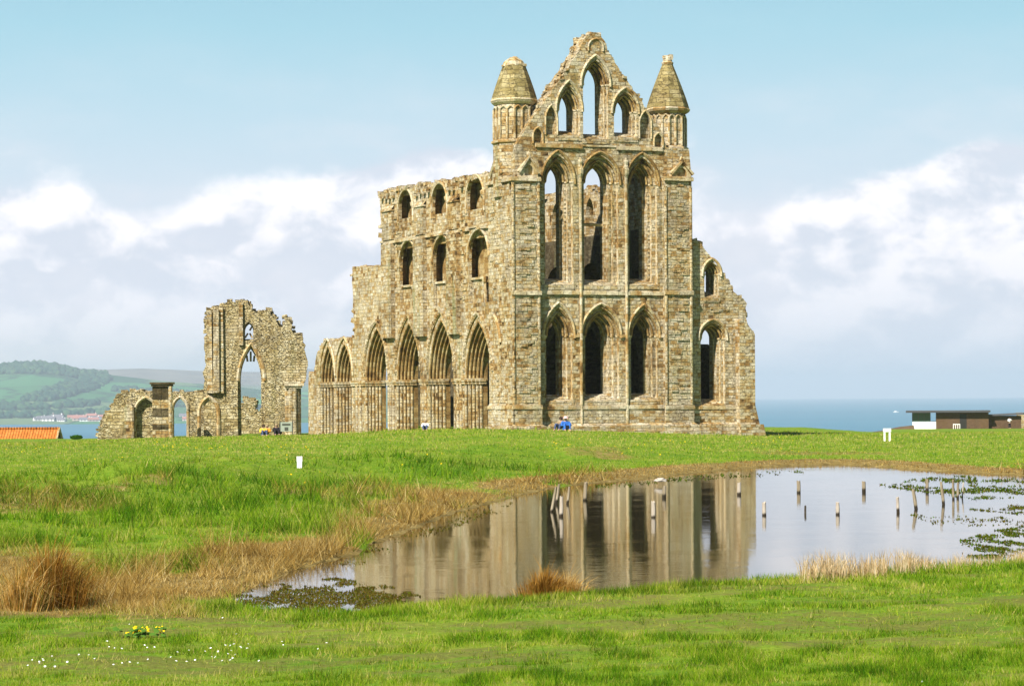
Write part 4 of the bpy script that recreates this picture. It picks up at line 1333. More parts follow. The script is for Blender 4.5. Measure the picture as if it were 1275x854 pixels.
fe.box((G(1187, 530)[0], -.92, G(1190, 528.5)[1]), (G(1195, 530)[0], -.78, G(1190, 527.5)[1]))
fo = fe.build('railing', M['white_paint']); fo.location = vb.location; fo.rotation_euler = vb.rotation_euler
tag(fo, 'short white railing by the dark door of the brown visitor building', 'railing')
# farther shed peeping out at the frame's edge
Sf = Frame(1266, 440, gz_at(1266, 440) - .6, -1.5)
sh = empty('boundary_wall', Sf.c, R(-1.5))
tag(sh, 'tan rendered wall running on from the right end of the brown visitor building', 'wall')
MB().box((0, 0, -1), (9, .5, Sf.fr(1272, 515)[1])).build('wall', M['stone_warm'], sh)
MB().box((-.1, -.1, Sf.fr(1272, 515)[1]), (9.1, .6, Sf.fr(1272, 515)[1] + .2)).build('coping', M['stone_trim'], sh)
# dark bank of earth running out from the building's left end
bank = MB()
pts = [(1086, 537.5), (1098, 536), (1110, 533.2), (1120, 531.2), (1137, 529.3)]
vs = []
for (px, py) in pts:
    p = at_depth(px, py, 405)
    for dx, dz in ((-3, -2.5), (-.8, -.1), (0, 0), (1.2, -.1), (4, -2.8)):
        vs.append((p.x, p.y + dx, p.z + dz))
bank.add(vs, [(i * 5 + k, i * 5 + k + 1, i * 5 + k + 6, i * 5 + k + 5) for i in range(4) for k in range(4)])
bk = bank.build('earth_bank', plain('heather_earth', (0.10, 0.065, 0.035), .95, .4, .5))
tag(bk, kind='structure')

M['pantile'] = None
m, t = mat('orange_pantiles'); M['pantile'] = m
uv = t.n('ShaderNodeUVMap', None, uv_map='UVMap').outputs[0]
obj = t.n('ShaderNodeTexCoord').outputs['Object']
wv_ = t.n('ShaderNodeTexWave', {'Vector': obj, 'Scale': 1.15, 'Distortion': 0.0}, wave_type='BANDS', bands_direction='X').outputs[0]
rw = t.n('ShaderNodeTexWave', {'Vector': obj, 'Scale': 1.3, 'Distortion': 0.3}, wave_type='BANDS', bands_direction='Z', wave_profile='SAW').outputs[0]
c = t.ramp(t.noise(obj, 3.0, 4, .7), [(0.25, (0.30, 0.085, 0.018)), (0.5, (0.52, 0.17, 0.035)), (0.75, (0.62, 0.27, 0.08))])
finish(t, c, .85, t.math('ADD', wv_, t.math('MULTIPLY', rw, .6)), .1, 1.0, .1)
Cf = Frame(20, 250, -8.5, -3)
ct = empty('cottage', Cf.c, R(-3))
tag(ct, 'cottage below the lawn with only its orange pantile roof showing at the left edge', 'cottage')
x0c, x1c = Cf.fr(-60, 540)[0], Cf.fr(64.5, 540)[0]
zrd = Cf.fr(30, 533.5, 3.0)[1]
mb = MB()
mb.add([(x0c, -.4, zrd - 2.9), (x1c, -.4, zrd - 2.9), (x1c, 3, zrd), (x0c, 3, zrd), (x0c, 6.4, zrd - 2.9), (x1c, 6.4, zrd - 2.9),
        (x0c, -.4, zrd - 3.1), (x1c, -.4, zrd - 3.1), (x1c, 3, zrd - .2), (x0c, 3, zrd - .2), (x0c, 6.4, zrd - 3.1), (x1c, 6.4, zrd - 3.1)],
       [(0, 1, 2, 3), (3, 2, 5, 4), (6, 7, 8, 9), (9, 8, 11, 10), (0, 1, 7, 6), (4, 5, 11, 10), (1, 2, 8, 7), (2, 5, 11, 8), (0, 3, 9, 6), (3, 4, 10, 9)])
o = mb.build('roof', M['pantile'], ct)
mb = MB()
for i in range(26):
    xx = x0c + (x1c - x0c) * i / 26
    mb.box((xx + .01, 2.86, zrd - .04), (xx + (x1c - x0c) / 26 - .01, 3.14, zrd + .13), jit=.015)
mb.build('ridge_tiles', M['pantile'], o)
mb = MB().slab([(0, -6), (6, -6), (6, zrd - 3.15), (3, zrd - .25), (0, zrd - 3.15)], [], x0c + .2, x1c - .15, 'sd')
mb.build('wall', M['stone_warm'], ct)
MB().slab([(-.45, zrd - 2.85), (3, zrd + .12), (6.45, zrd - 2.85), (6.45, zrd - 3.15), (3, zrd - .22), (-.45, zrd - 3.15)], [], x1c - .02, x1c + .14, 'sd').build('gable_coping', M['stone_trim'], ct)

# ------------------------------------------------------------------ village, boat and woods across the bay
M['render_white'] = plain('white_render', (0.78, 0.76, 0.74), .8, .06, .1)
M['render_cream'] = plain('pink_brown_brick', (0.52, 0.40, 0.36), .8, .1, .1)
M['slate'] = plain('slate_roof', (0.16, 0.15, 0.17), .7, .2, .2)
M['tile_red'] = plain('red_tile_roof', (0.36, 0.16, 0.12), .8, .2, .2)
M['pane'] = plain('window_dark', (0.06, 0.07, 0.09), .2)


def house(name, wm, rm, label, group):
    e = empty(name, (0, 0, 0))
    tag(e, label, 'house', group)
    MB().slab([(0, -6), (9, -6), (9, 5.4), (4.5, 9.2), (0, 5.4)], [], 0, 14, 'sd').build('wall', wm, e)
    mb = MB().add([(-.5, -.6, 5.2), (14.5, -.6, 5.2), (14.5, 4.5, 9.6), (-.5, 4.5, 9.6), (-.5, 9.6, 5.2), (14.5, 9.6, 5.2)], [(0, 1, 2, 3), (3, 2, 5, 4)])
    o = mb.build('roof', rm, e, fix=False)
    MB().box((12.0, 3.9, 8.5), (13.3, 5.2, 11.3)).build('chimney', wm, o)
    for x_ in (2, 6.3, 10.6):
        for z_ in (.6, 3.2): MB().box((x_, -.08, z_), (x_ + 1.6, -.02, z_ + 1.5)).build('window', M['pane'], e)
    return e


hw = house('village_house', M['render_white'], M['slate'], 'small white house in the village on the far shore of the bay', 'white houses across the bay')
hb = house('village_house', M['render_cream'], M['tile_red'], 'small pinkish brown house in the village on the far shore of the bay', 'brown houses across the bay')
VH = [(43, 525, 5450, 1.1), (47, 523, 5500, 1), (52, 525.5, 5440, 1.4), (57, 523.5, 5520, 1.2), (62, 524, 5480, 1.5), (67, 525, 5450, 1.1), (71, 526, 5430, 1), (75, 514, 6100, 1.6), (79, 515, 6080, 1.0), (82, 519.5, 5800, 1), (87, 518, 5850, 1.2), (92, 520, 5760, 1.2), (97, 520, 5780, 1), (99, 526, 5430, 1.2), (1, 521, 5700, 1.6), (104, 525, 5450, 1.0), (112, 524, 5500, 1.1), (118, 526, 5440, 1.2), (223, 521, 5600, 1.2), (232, 523, 5500, 1.1)]
VB = [(55, 521, 5600, 1.2), (65, 521.5, 5600, 1.3), (84, 523, 5540, 1.2), (90, 525, 5460, 1.4), (95, 523, 5520, 1.2), (107, 521, 5600, 1.2), (12, 514.5, 6100, 1.7), (110, 526, 5430, 1.2), (121, 522, 5560, 1.1), (227, 525, 5450, 1.2)]
firsts = set()
for proto, lst in ((hw, VH), (hb, VB)):
    for i, (px, py, Y, sc) in enumerate(lst):
        o = proto if i == 0 else copy_tree(proto)
        p = at_depth(px, py, Y)
        o.location = (p.x, p.y, p.z); o.rotation_euler = (0, 0, rnd.uniform(-.6, .6)); o.scale = (sc * 1.3, sc * 1.1, sc * .95)
# the boat
bt = at_height(1115.5, 513.5, SEA)
bo = empty('fishing_boat', bt, .2)
tag(bo, 'small white boat far out on the sea left of the visitor building', 'boat')
bs = bt.y / 1000.0
mb = MB()
L_ = 4.3 * bs / 3.25 * .82
prof = [(-1, .32), (-.6, .5), (0, .55), (.6, .42), (1, .03)]
vs = []
for x_, wd in prof:
    for s_, zz in ((-1, .30 + .12 * max(0, x_)), (1, .30 + .12 * max(0, x_)), (.55, -.15), (-.55, -.15)): vs.append((x_ * L_ / 2 * 2, s_ * wd * L_ * .42, zz * L_ * .9))
mb.add(vs, [(i * 4 + k, i * 4 + (k + 1) % 4, i * 4 + 4 + (k + 1) % 4, i * 4 + 4 + k) for i in range(4) for k in range(4)] + [(0, 1, 2, 3), (16, 17, 18, 19)])
mb.build('hull', M['white_paint'], bo)
MB().box((-.5 * L_, -.22 * L_, .27 * L_), (.2 * L_, .22 * L_, .62 * L_)).build('cabin', M['white_paint'], bo)

# woods on the hills: one crown after another, too many and far to tell apart
ICO = bmesh.new(); bmesh.ops.create_icosphere(ICO, subdivisions=1, radius=1.0)
IV = np.array([v.co[:] for v in ICO.verts]); IF = np.array([[v.index for v in f.verts] for f in ICO.faces]); ICO.free()
m, t = mat('far_foliage'); M['wood'] = m
gi = t.n('ShaderNodeAttribute', None, attribute_name='tone').outputs['Fac']
finish(t, t.ramp(gi, [(0, (0.018, 0.050, 0.034)), (.6, (0.03, 0.075, 0.042)), (1, (0.055, 0.11, 0.045))]), .95, spec=.05)
HB = bpy.data.objects['hills']
dg = bpy.context.evaluated_depsgraph_get()


def in_poly(px, py, poly):
    c_ = False
    for i in range(len(poly)):
        (ax, ay), (bx, by) = poly[i - 1], poly[i]
        if (ay > py) != (by > py) and px < (bx - ax) * (py - ay) / (by - ay) + ax: c_ = not c_
    return c_


WOODS = [([(-20, 456), (40, 453), (75, 456), (105, 462), (135, 467), (138, 473), (120, 478), (95, 471), (60, 465), (-20, 466)], 620), ([(85, 478), (110, 474), (138, 472), (130, 480), (105, 490), (60, 500), (25, 499), (40, 494)], 420), ([(-20, 505), (60, 507), (110, 501), (125, 503), (110, 507), (70, 509), (30, 511), (-20, 510)], 160), ([(140, 484), (230, 490), (250, 494), (180, 491), (140, 488)], 110), ([(0, 518), (40, 517), (110, 516), (140, 512), (140, 516), (60, 520), (0, 521)], 120), ([(215, 502), (300, 503), (330, 507), (330, 510), (215, 507)], 110)]
PV = []; PF = []; PT = []
hinv = [np.array(HB.data.vertices[i].co) for i in range(0)]
for poly, cnt in WOODS:
    x0_, x1_ = min(p[0] for p in poly), max(p[0] for p in poly); y0_, y1_ = min(p[1] for p in poly), max(p[1] for p in poly)
    got = 0; tries = 0
    while got < cnt and tries < cnt * 6:
        tries += 1
        px, py = rnd.uniform(x0_, x1_), rnd.uniform(y0_, y1_)
        if not in_poly(px, py, poly): continue
        r_ = ray(px, py).normalized()
        ok, loc, nn, ii = HB.ray_cast(Vector((0, 0, EYE)), r_)
        if not ok: continue
        s_ = rnd.uniform(5, 10)
        k = len(PT) * 12
        PV.append(IV * np.array([s_ * 1.25, s_ * 1.25, s_ * rnd.uniform(.8, 1.3)]) + npr.uniform(-.18, .18, IV.shape) * s_ + np.array(loc) + np.array([0, 0, s_ * .55]))
        PF.append(IF + k); PT.append(rnd.random()); got += 1
wd = np_mesh('wood', np.concatenate(PV), np.concatenate(PF), M['wood'], 3)
add_attr(wd.data, 'tone', np.repeat(PT, 12))
tag(wd, 'dark green woods covering the far hillside across the bay', 'wood', kind='stuff')

# ------------------------------------------------------------------ posts in the pond, markers on the lawn, a rock
m, t = mat('weathered_wood'); M['wood_post'] = m
co = t.n('ShaderNodeTexCoord').outputs['Object']
ri = t.n('ShaderNodeObjectInfo').outputs['Random']
g1 = t.noise(t.vmath('MULTIPLY', co, (9, 9, 1.2)), 2.0, 4, .65)
c = t.ramp(g1, [(0.28, (0.11, 0.08, 0.05)), (0.5, (0.28, 0.23, 0.15)), (0.72, (0.46, 0.39, 0.28))])
wl = t.smooth(t.math('ADD', t.n('ShaderNodeSeparateXYZ', {0: co}).outputs[2], t.math('MULTIPLY', t.math('ADD', ri, g1), -0.07)), 0.05, -0.03)
c = t.mix(wl, c, (0.035, 0.028, 0.018))
finish(t, c, .85, g1, .02, .8, .1)
m, t = mat('dark_wet_wood'); M['dark_post'] = m
co = t.n('ShaderNodeTexCoord').outputs['Object']
finish(t, t.ramp(t.noise(co, 9, 4), [(.3, (.035, .028, .02)), (.7, (.10, .085, .06))]), .7)
M['bleached'] = None
m, t = mat('bleached_wood'); M['bleached'] = m
co = t.n('ShaderNodeTexCoord').outputs['Object']
g1 = t.noise(t.vmath('MULTIPLY', co, (9, 9, 1.2)), 2.0, 4, .6)
c = t.ramp(g1, [(0.28, (0.26, 0.21, 0.155)), (0.6, (0.52, 0.46, 0.37))])
wl = t.smooth(t.math('ADD', t.n('ShaderNodeSeparateXYZ', {0: co}).outputs[2], t.math('MULTIPLY', t.math('ADD', t.n('ShaderNodeObjectInfo').outputs['Random'], g1), -0.07)), 0.04, -0.03)
c = t.mix(wl, c, (0.04, 0.03, 0.02))
finish(t, c, .8, g1, .02, .6, .1)
# base (x, y), top (x, y), width in the photo, wood, label
POSTS = [
    (686.5, 637, 692.5, 605, 3.6, 'wood_post', 'grey post leaning right, leftmost of the cluster of posts near the far bank'),
    (692.5, 627, 696.2, 602.5, 3.4, 'wood_post', 'thin grey post leaning right just behind the leftmost leaning post of the cluster'),
    (698.6, 643, 699.2, 617.5, 5.0, 'bleached', 'thick bleached white post beside the leaning pair in the post cluster'),
    (706.5, 627, 709, 606, 3.2, 'wood_post', 'short thin leaning post just right of the thick white post in the cluster'),
    (728, 623, 729.4, 600, 4.8, 'wood_post', 'upright grey post right of the cluster, close to the far grassy bank'),
    (813.4, 644, 813.4, 624, 5.4, 'bleached', 'bright white post standing alone in the abbey reflection below the pale rock'),
    (826.8, 619.5, 827.4, 605.5, 4.8, 'wood_post', 'short square grey post just below the pale rock'),
    (920.2, 616, 920.4, 600.5, 5.0, 'bleached', 'short pale post inside the right edge of the abbey reflection'),
    (951.5, 641.5, 951.2, 625, 5.2, 'bleached', 'pale post with dark foot just right of the abbey reflection'),
    (994.4, 613.5, 994.2, 598.4, 4.8, 'wood_post', 'short split grey post behind the small dark stump'),
    (1002.6, 638, 1002.8, 629, 2.6, 'dark_post', 'tiny dark stump, smallest of the stakes in the pond'),
    (1043, 640.5, 1042.8, 624, 5.0, 'bleached', 'pale post with dark foot in the open middle of the bright water'),
    (1075.6, 612.5, 1075.4, 599.5, 4.8, 'wood_post', 'short split grey post in the far water left of the white frame reflection'),
    (1118.2, 638, 1117.4, 618.5, 4.0, 'bleached', 'slim pale post with dark foot left of the leaning dark post'),
    (1140.6, 633.5, 1136.8, 608.5, 4.4, 'wood_post', 'tall dark post leaning left, right of the slim pale one'),
    (1154.3, 612, 1154.3, 596.5, 4.2, 'wood_post', 'upright grey post farther back, right of the leaning dark post'),
    (1174.8, 628, 1171.6, 599, 3.8, 'wood_post', 'tall pale post leaning slightly left, left of the close pair by the weed'),
    (1187, 621.5, 1186.6, 596.5, 3.2, 'wood_post', 'tall thin post, left one of the close pair beside the water weed'),
    (1192.4, 620, 1192.8, 600, 3.2, 'wood_post', 'slightly shorter thin post, right one of the close pair beside the water weed'),
    (1198.0, 619.5, 1199.6, 600, 1.9, 'bleached', 'very thin pale stick leaning right beside the close pair of posts'),
]
for bx_, by_, tx_, ty_, wpx, wm, lab in POSTS:
    b_ = at_height(bx_, by_, 0.0)
    t_ = at_depth(tx_, ty_, b_.y)
    rr = wpx / F * b_.y / 2
    d = t_ - b_
    q = MB()
    ph = rnd.random()
    pts = [Vector((0, 0, 0)) - d * .25, Vector((0, 0, 0)), d * .45 + Vector((rnd.uniform(-.1, .1) * rr, 0, 0)), d * .97]
    q.tube(pts, [rr * .95, rr * 1.02, rr * rnd.uniform(.93, 1.03), rr * rnd.uniform(.8, .98)], 9)
    n0 = len(q.v) - 9
    for k in range(9):                                  # a split, weathered head rather than a clean cut
        x_, y_, z_ = q.v[n0 + k]; q.v[n0 + k] = (x_, y_, z_ + rnd.uniform(-.35, .45) * rr * 1.6)
    o = q.build('wooden_post', M[wm])
    o.location = b_
    tag(o, lab, 'post', 'old stakes standing in the pond')

p = at_height(822.5, 600.0, 0.10)
bmr = bmesh.new(); bmesh.ops.create_icosphere(bmr, subdivisions=3, radius=1)
for v in bmr.verts:
    n_ = mnoise.noise(v.co * 1.6 + Vector((3, 1, 7)))
    v.co = Vector((v.co.x * .19, v.co.y * .16, max(v.co.z, -.4) * .085)) * (1 + .45 * n_)
me = bpy.data.meshes.new('rock'); bmr.to_mesh(me); bmr.free()
me.materials.append(plain('pale_rock', (0.42, 0.38, 0.32), .9, .25, 5, .1))
rk = bpy.data.objects.new('rock', me); COL.objects.link(rk); rk.location = (p.x, p.y, p.z + .05)
tag(rk, 'small pale rock lying at the water edge on the far bank', 'rock')
# white marker post on the left lawn
Yp = 74.0
for it in range(12):
    p = at_depth(373, 580, Yp); Yp += (p.z - gz(p.x, Yp)) / .03
g_ = gz(at_depth(373, 580, Yp).x, Yp)
p = at_depth(373, 580, Yp); tp_ = at_depth(373, 564, Yp)
hgt = tp_.z - p.z; wd_ = 6.2 / F * Yp
q = MB().box((-wd_ / 2, -wd_ * .3, -.2), (wd_ / 2, wd_ * .3, hgt), jit=.006)
q.box((-wd_ / 2 - .004, -wd_ * .34, hgt * .62), (wd_ / 2 + .012, wd_ * .34, hgt + .01), jit=.008)
o = q.build('marker_post', M['white_paint']); o.location = (p.x, p.y, g_)
tag(o, 'short white marker post standing alone on the left lawn', 'post')
# white frame marker: two legs and a cross board
Yp = 125.0
for it in range(14):
    p = at_depth(1104.5, 549, Yp); Yp += (p.z - gz(p.x, Yp)) / .022
p = at_depth(1104.5, 549, Yp); g_ = gz(p.x, Yp)
k = Yp / F
fm = empty('white_frame', (p.x, p.y, g_))
tag(fm, 'small white wooden frame like a low goal standing on the lawn beyond the pond', 'marker')
for s in (-1, 1):
    MB().box((s * 3.2 * k - 1.1 * k, -.05, -.3), (s * 3.2 * k + 1.1 * k, .05, 14 * k)).build('leg', M['white_paint'], fm)
MB().box((-4.8 * k, -.07, 12.2 * k), (4.8 * k, .07, 16.5 * k), jit=.004).build('cross_board', M['white_paint'], fm)


# ------------------------------------------------------------------ people
def skin(name, joints, edges, mt, parent, root=0, sub=2):
    bm = bmesh.new()
    lay = bm.verts.layers.skin.verify()
    vs = []
    for i, (co, r_) in enumerate(joints):
        v = bm.verts.new(co); v[lay].radius = (r_, r_); v[lay].use_root = i == root
        vs.append(v)
    for a, b in edges: bm.edges.new((vs[a], vs[b]))
    me = bpy.data.meshes.new(name + '_skeleton'); bm.to_mesh(me); bm.free()
    ob = bpy.data.objects.new(name, me); COL.objects.link(ob)
    ob.modifiers.new('skin', 'SKIN'); s_ = ob.modifiers.new('sub', 'SUBSURF'); s_.levels = sub; s_.render_levels = sub
    dgr = bpy.context.evaluated_depsgraph_get()
    me2 = bpy.data.meshes.new_from_object(ob.evaluated_get(dgr))
    bpy.data.objects.remove(ob); bpy.data.meshes.remove(me)
    me2.name = name
    me2.materials.clear(); me2.materials.append(mt)
    me2.polygons.foreach_set('use_smooth', [True] * len(me2.polygons))
    o = bpy.data.objects.new(name, me2); COL.objects.link(o)
    if parent: o.parent = parent
    return o


M['skin'] = plain('skin', (0.52, 0.31, 0.22), .6, .05, 20)
CL = {n: plain('cloth_' + n, c_, .9, .12, 14, .1) for n, c_ in dict(blue=(0.035, 0.13, 0.42), pink=(0.70, 0.42, 0.40), dark=(0.022, 0.02, 0.024), denim=(0.06, 0.08, 0.15), orange=(0.72, 0.28, 0.03), yellow=(0.78, 0.52, 0.06), white=(0.78, 0.78, 0.78), brown=(0.05, 0.03, 0.02), tan=(.3, .22, .13)).items()}
SIT = dict(pel=(0, 0, .14), wst=(0, .04, .30), chs=(0, .05, .46), nk=(0, .03, .60), hd=(0, .0, .72), ht=(0, .0, .80),
           sl=(-.19, .04, .53), el=(-.28, -.12, .33), hl=(-.13, -.36, .38), sr=(.19, .04, .53), er=(.28, -.12, .33), hr=(.13, -.36, .38),
           kl=(-.15, -.42, .44), al=(-.14, -.60, .09), tl=(-.15, -.78, .05), kr=(.15, -.42, .44), ar=(.14, -.60, .09), tr=(.15, -.78, .05))
STAND = dict(pel=(0, 0, .95), wst=(0, 0, 1.10), chs=(0, .0, 1.32), nk=(0, -.02, 1.50), hd=(0, -.03, 1.62), ht=(0, -.03, 1.71),
             sl=(-.19, 0, 1.42), el=(-.30, -.05, 1.18), hl=(-.20, -.28, 1.12), sr=(.19, 0, 1.42), er=(.34, -.05, 1.22), hr=(.26, -.26, 1.32),
             kl=(-.11, -.03, .50), al=(-.12, 0, .08), tl=(-.14, -.2, .04), kr=(.11, -.03, .50), ar=(.12, 0, .08), tr=(.14, -.2, .04))
RAD = dict(pel=.14, wst=.125, chs=.145, nk=.055, hd=.098, ht=.075, sl=.068, el=.047, hl=.04, sr=.068, er=.047, hr=.04, kl=.062, al=.045, tl=.04, kr=.062, ar=.045, tr=.04)
BE = [('pel', 'wst'), ('wst', 'chs'), ('chs', 'nk'), ('nk', 'hd'), ('hd', 'ht'), ('chs', 'sl'), ('sl', 'el'), ('el', 'hl'), ('chs', 'sr'), ('sr', 'er'), ('er', 'hr'), ('pel', 'kl'), ('kl', 'al'), ('al', 'tl'), ('pel', 'kr'), ('kr', 'ar'), ('ar', 'tr')]


def sub_skin(name, pose, keys, edges, extra, mt, parent, root='pel', cut=()):
    ks = [k for k in keys]
    js = []
    for k in ks:
        c_ = Vector(pose[k])
        for (a, b, f) in cut:
            if k == a: c_ = Vector(pose[b]).lerp(Vector(pose[a]), f)
        js.append((c_, RAD[k] + extra))
    es = [(ks.index(a), ks.index(b)) for a, b in edges]
    return skin(name, js, es, mt, parent, ks.index(root))


def person(px, py, Y, rotz, pose, top_c, leg_c, head_c, label, head='hair', z=None, s=1.0):
    p = at_depth(px, py, Y)
    e = empty('person', (p.x, p.y, gz(p.x, p.y) if z is None else z), rotz)
    e.scale = (s, s, s)
    tag(e, label, 'person', 'visitors at the abbey')
    sub_skin('body', pose, list(RAD), BE, 0, M['skin'], e)
    up = ['wst', 'chs', 'nk', 'sl', 'el', 'hl', 'sr', 'er', 'hr', 'pel']
    sub_skin('jacket', pose, up, [x for x in BE if x[0] in up and x[1] in up], .022, CL[top_c], e, 'chs', (('hl', 'el', .8), ('hr', 'er', .8), ('nk', 'chs', .75)))
    lw_ = ['pel', 'kl', 'al', 'kr', 'ar']
    sub_skin('trousers', pose, lw_, [x for x in BE if x[0] in lw_ and x[1] in lw_], .018, CL[leg_c], e)
    h = Vector(pose['hd'])
    hm = MB()
    if head == 'hat':
        hm.lathe((h.x, h.y, h.z + .03), [(.19, 0), (.19, .015), (.125, .03), (.12, .11), (.07, .15)], 12)
        hm.build('hat', CL[head_c], e, True)
    else:
        hm.lathe((h.x, h.y + .025, h.z - .06), [(.06, 0), (.11, .03), (.122, .10), (.115, .15), (.07, .195), (.02, .205)], 12)
        hm.build('hair', CL[head_c], e, True)
    fm_ = MB()           # nose, eyes and mouth
    fm_.add([(h.x - .018, h.y - .09, h.z - .02), (h.x + .018, h.y - .09, h.z - .02), (h.x, h.y - .125, h.z - .022), (h.x, h.y - .09, h.z + .03)], [(0, 1, 2), (0, 2, 3), (1, 3, 2)])
    fm_.build('nose', M['skin'], e)
    ey = MB()
    for s_ in (-1, 1): ey.lathe((h.x + s_ * .035, h.y - .088, h.z + .012), [(.004, 0), (.012, .006), (.004, .014)], 6)
    ey.build('eyes', CL['dark'], e)
    return e


pb_ = person(704.5, 535, 154.5, R(8), SIT, 'blue', 'blue', 'pink', 'person in bright blue jacket and pink hat sitting before the tall east front', 'hat', s=1.02)
mb = MB().box((-.10, -.62, .16), (.10, -.42, .36), jit=.03); mb.build('shoulder_bag', CL['dark'], pb_)
person(698.5, 534.5, 155.3, R(-25), SIT, 'tan', 'denim', 'brown', 'person with dark hair and tan top sitting just left of the blue jacket', s=1.0)
person(328, 540, 190.5, R(15), SIT, 'yellow', 'denim', 'brown', 'dark haired person in yellow sitting under the big archway of the tall gable')
person(332.5, 540, 190.9, R(-15), SIT, 'orange', 'denim', 'tan', 'person in orange sitting close beside the one in yellow')
person(344.3, 540.5, 192.3, R(10), SIT, 'dark', 'dark', 'tan', 'person all in black, left one of the pair in black by the doorway')
person(349.0, 540.5, 192.6, R(-10), SIT, 'dark', 'dark', 'brown', 'person all in black sitting right beside the grey green information board')
person(529.5, 534, 164.0, R(0), SIT, 'white', 'denim', 'tan', 'person in a white top sitting at the foot of the choir arcade piers', s=.8)
pz = at_depth(1257, 532.2, 398.0)
person(1257, 532.2, 398.0, R(20), STAND, 'white', 'dark', 'brown', 'person in a white top standing before the brown visitor building', z=gz(pz.x, pz.y))

# ------------------------------------------------------------------ plants
m, t = mat('grass_blades'); M['grass'] = m
tone = t.n('ShaderNodeAttribute', None, attribute_name='tone').outputs['Fac']
dryn = t.n('ShaderNodeAttribute', None, attribute_name='dry').outputs['Fac']
gcol = t.ramp(tone, [(0.0, (0.040, 0.130, 0.005)), (0.3, (0.115, 0.265, 0.007)), (0.55, (0.215, 0.36, 0.011)), (0.8, (0.33, 0.40, 0.03)), (1.0, (0.46, 0.40, 0.12))])
dcol = t.ramp(tone, [(0.0, (0.13, 0.068, 0.013)), (0.4, (0.33, 0.20, 0.045)), (0.75, (0.52, 0.36, 0.11)), (1.0, (0.66, 0.52, 0.25))])
c = t.mix(dryn, gcol, dcol)
d1 = t.n('ShaderNodeBsdfDiffuse', {'Color': c}); d2 = t.n('ShaderNodeBsdfTranslucent', {'Color': c})
mx = t.n('ShaderNodeMixShader', {0: 0.38, 1: d1.outputs[0], 2: d2.outputs[0]})
t.n('ShaderNodeOutputMaterial', {0: mx.outputs[0]})

for nm, st_ in (('rush', [(0.0, (0.13, 0.055, 0.010)), (0.35, (0.38, 0.18, 0.028)), (0.65, (0.60, 0.33, 0.065)), (1.0, (0.70, 0.52, 0.22))]), ('reed', [(0.0, (0.24, 0.135, 0.05)), (0.4, (0.48, 0.32, 0.14)), (0.75, (0.66, 0.50, 0.29)), (1.0, (0.74, 0.63, 0.42))])):
    m, t = mat(nm + '_stems'); M[nm] = m
    tone = t.n('ShaderNodeAttribute', None, attribute_name='tone').outputs['Fac']
    dryn = t.n('ShaderNodeAttribute', None, attribute_name='dry').outputs['Fac']
    c = t.mix(dryn, (0.07, 0.14, 0.015), t.ramp(tone, st_))
    d1 = t.n('ShaderNodeBsdfDiffuse', {'Color': c}); d2 = t.n('ShaderNodeBsdfTranslucent', {'Color': c})
    mx = t.n('ShaderNodeMixShader', {0: 0.3, 1: d1.outputs[0], 2: d2.outputs[0]})
    t.n('ShaderNodeOutputMaterial', {0: mx.outputs[0]})


def blades(name, P, h, wdt, lean, tone, dry, segs=1, mt='grass'):
    """one object of many blades: each a thin leaning triangle (segs=1) or a bent three-triangle leaf (segs=2)"""
    n = len(P)
    az = npr.uniform(0, 2 * np.pi, n)
    # leaf planes mostly face along the view or across it at random
    sx, sy = np.cos(az), np.sin(az)
    la = npr.uniform(0, 2 * np.pi, n)
    lx, ly = np.cos(la) * lean * h, np.sin(la) * lean * h
    side = np.stack([sx, sy, np.zeros(n)], -1) * (wdt / 2)[:, None]
    tip = P + np.stack([lx, ly, h * np.sqrt(np.maximum(1 - lean ** 2 * .8, .15))], -1)
    if segs == 1:
        V = np.stack([P - side, P + side, tip], 1).reshape(-1, 3)
        Fc = np.arange(n * 3).reshape(-1, 3); k = 3
    else:
        mid = P + np.stack([lx * .33, ly * .33, h * .6], -1)
        V = np.stack([P - side, P + side, mid - side * .75, mid + side * .75, tip], 1).reshape(-1, 3)
        b = np.arange(n)[:, None] * 5
        Fc = np.concatenate([b + np.array([0, 1, 3]), b + np.array([0, 3, 2]), b + np.array([2, 3, 4])], 1).reshape(-1, 3); k = 5
    o = np_mesh(name, V, Fc, M[mt], 3)
    add_attr(o.data, 'tone', np.repeat(np.clip(tone, 0, 1), k)); add_attr(o.data, 'dry', np.repeat(np.clip(dry, 0, 1), k))
    return o


def inside_abbey(x, y):
    p = np.stack([x - A.c.x, y - A.c.y], -1)
    u = p @ np.array([A.U.x, A.U.y]); v = p @ np.array([A.V.x, A.V.y])
    return (u > -.1) & (u < 16) & (v > 0.0) & (v < 30)


def scatter(n, y0, y1, margin=3.0, power=2.0):
    """points over the visible fan of ground, as many per picture area near as far"""
    r_ = npr.random(n)
    Y = 1.0 / (1 / y0 + r_ * (1 / y1 - 1 / y0))
    half = Y * (W0 / 2 / F) + margin * np.minimum(1, Y / 40)
    return npr.uniform(-1, 1, n) * half, Y


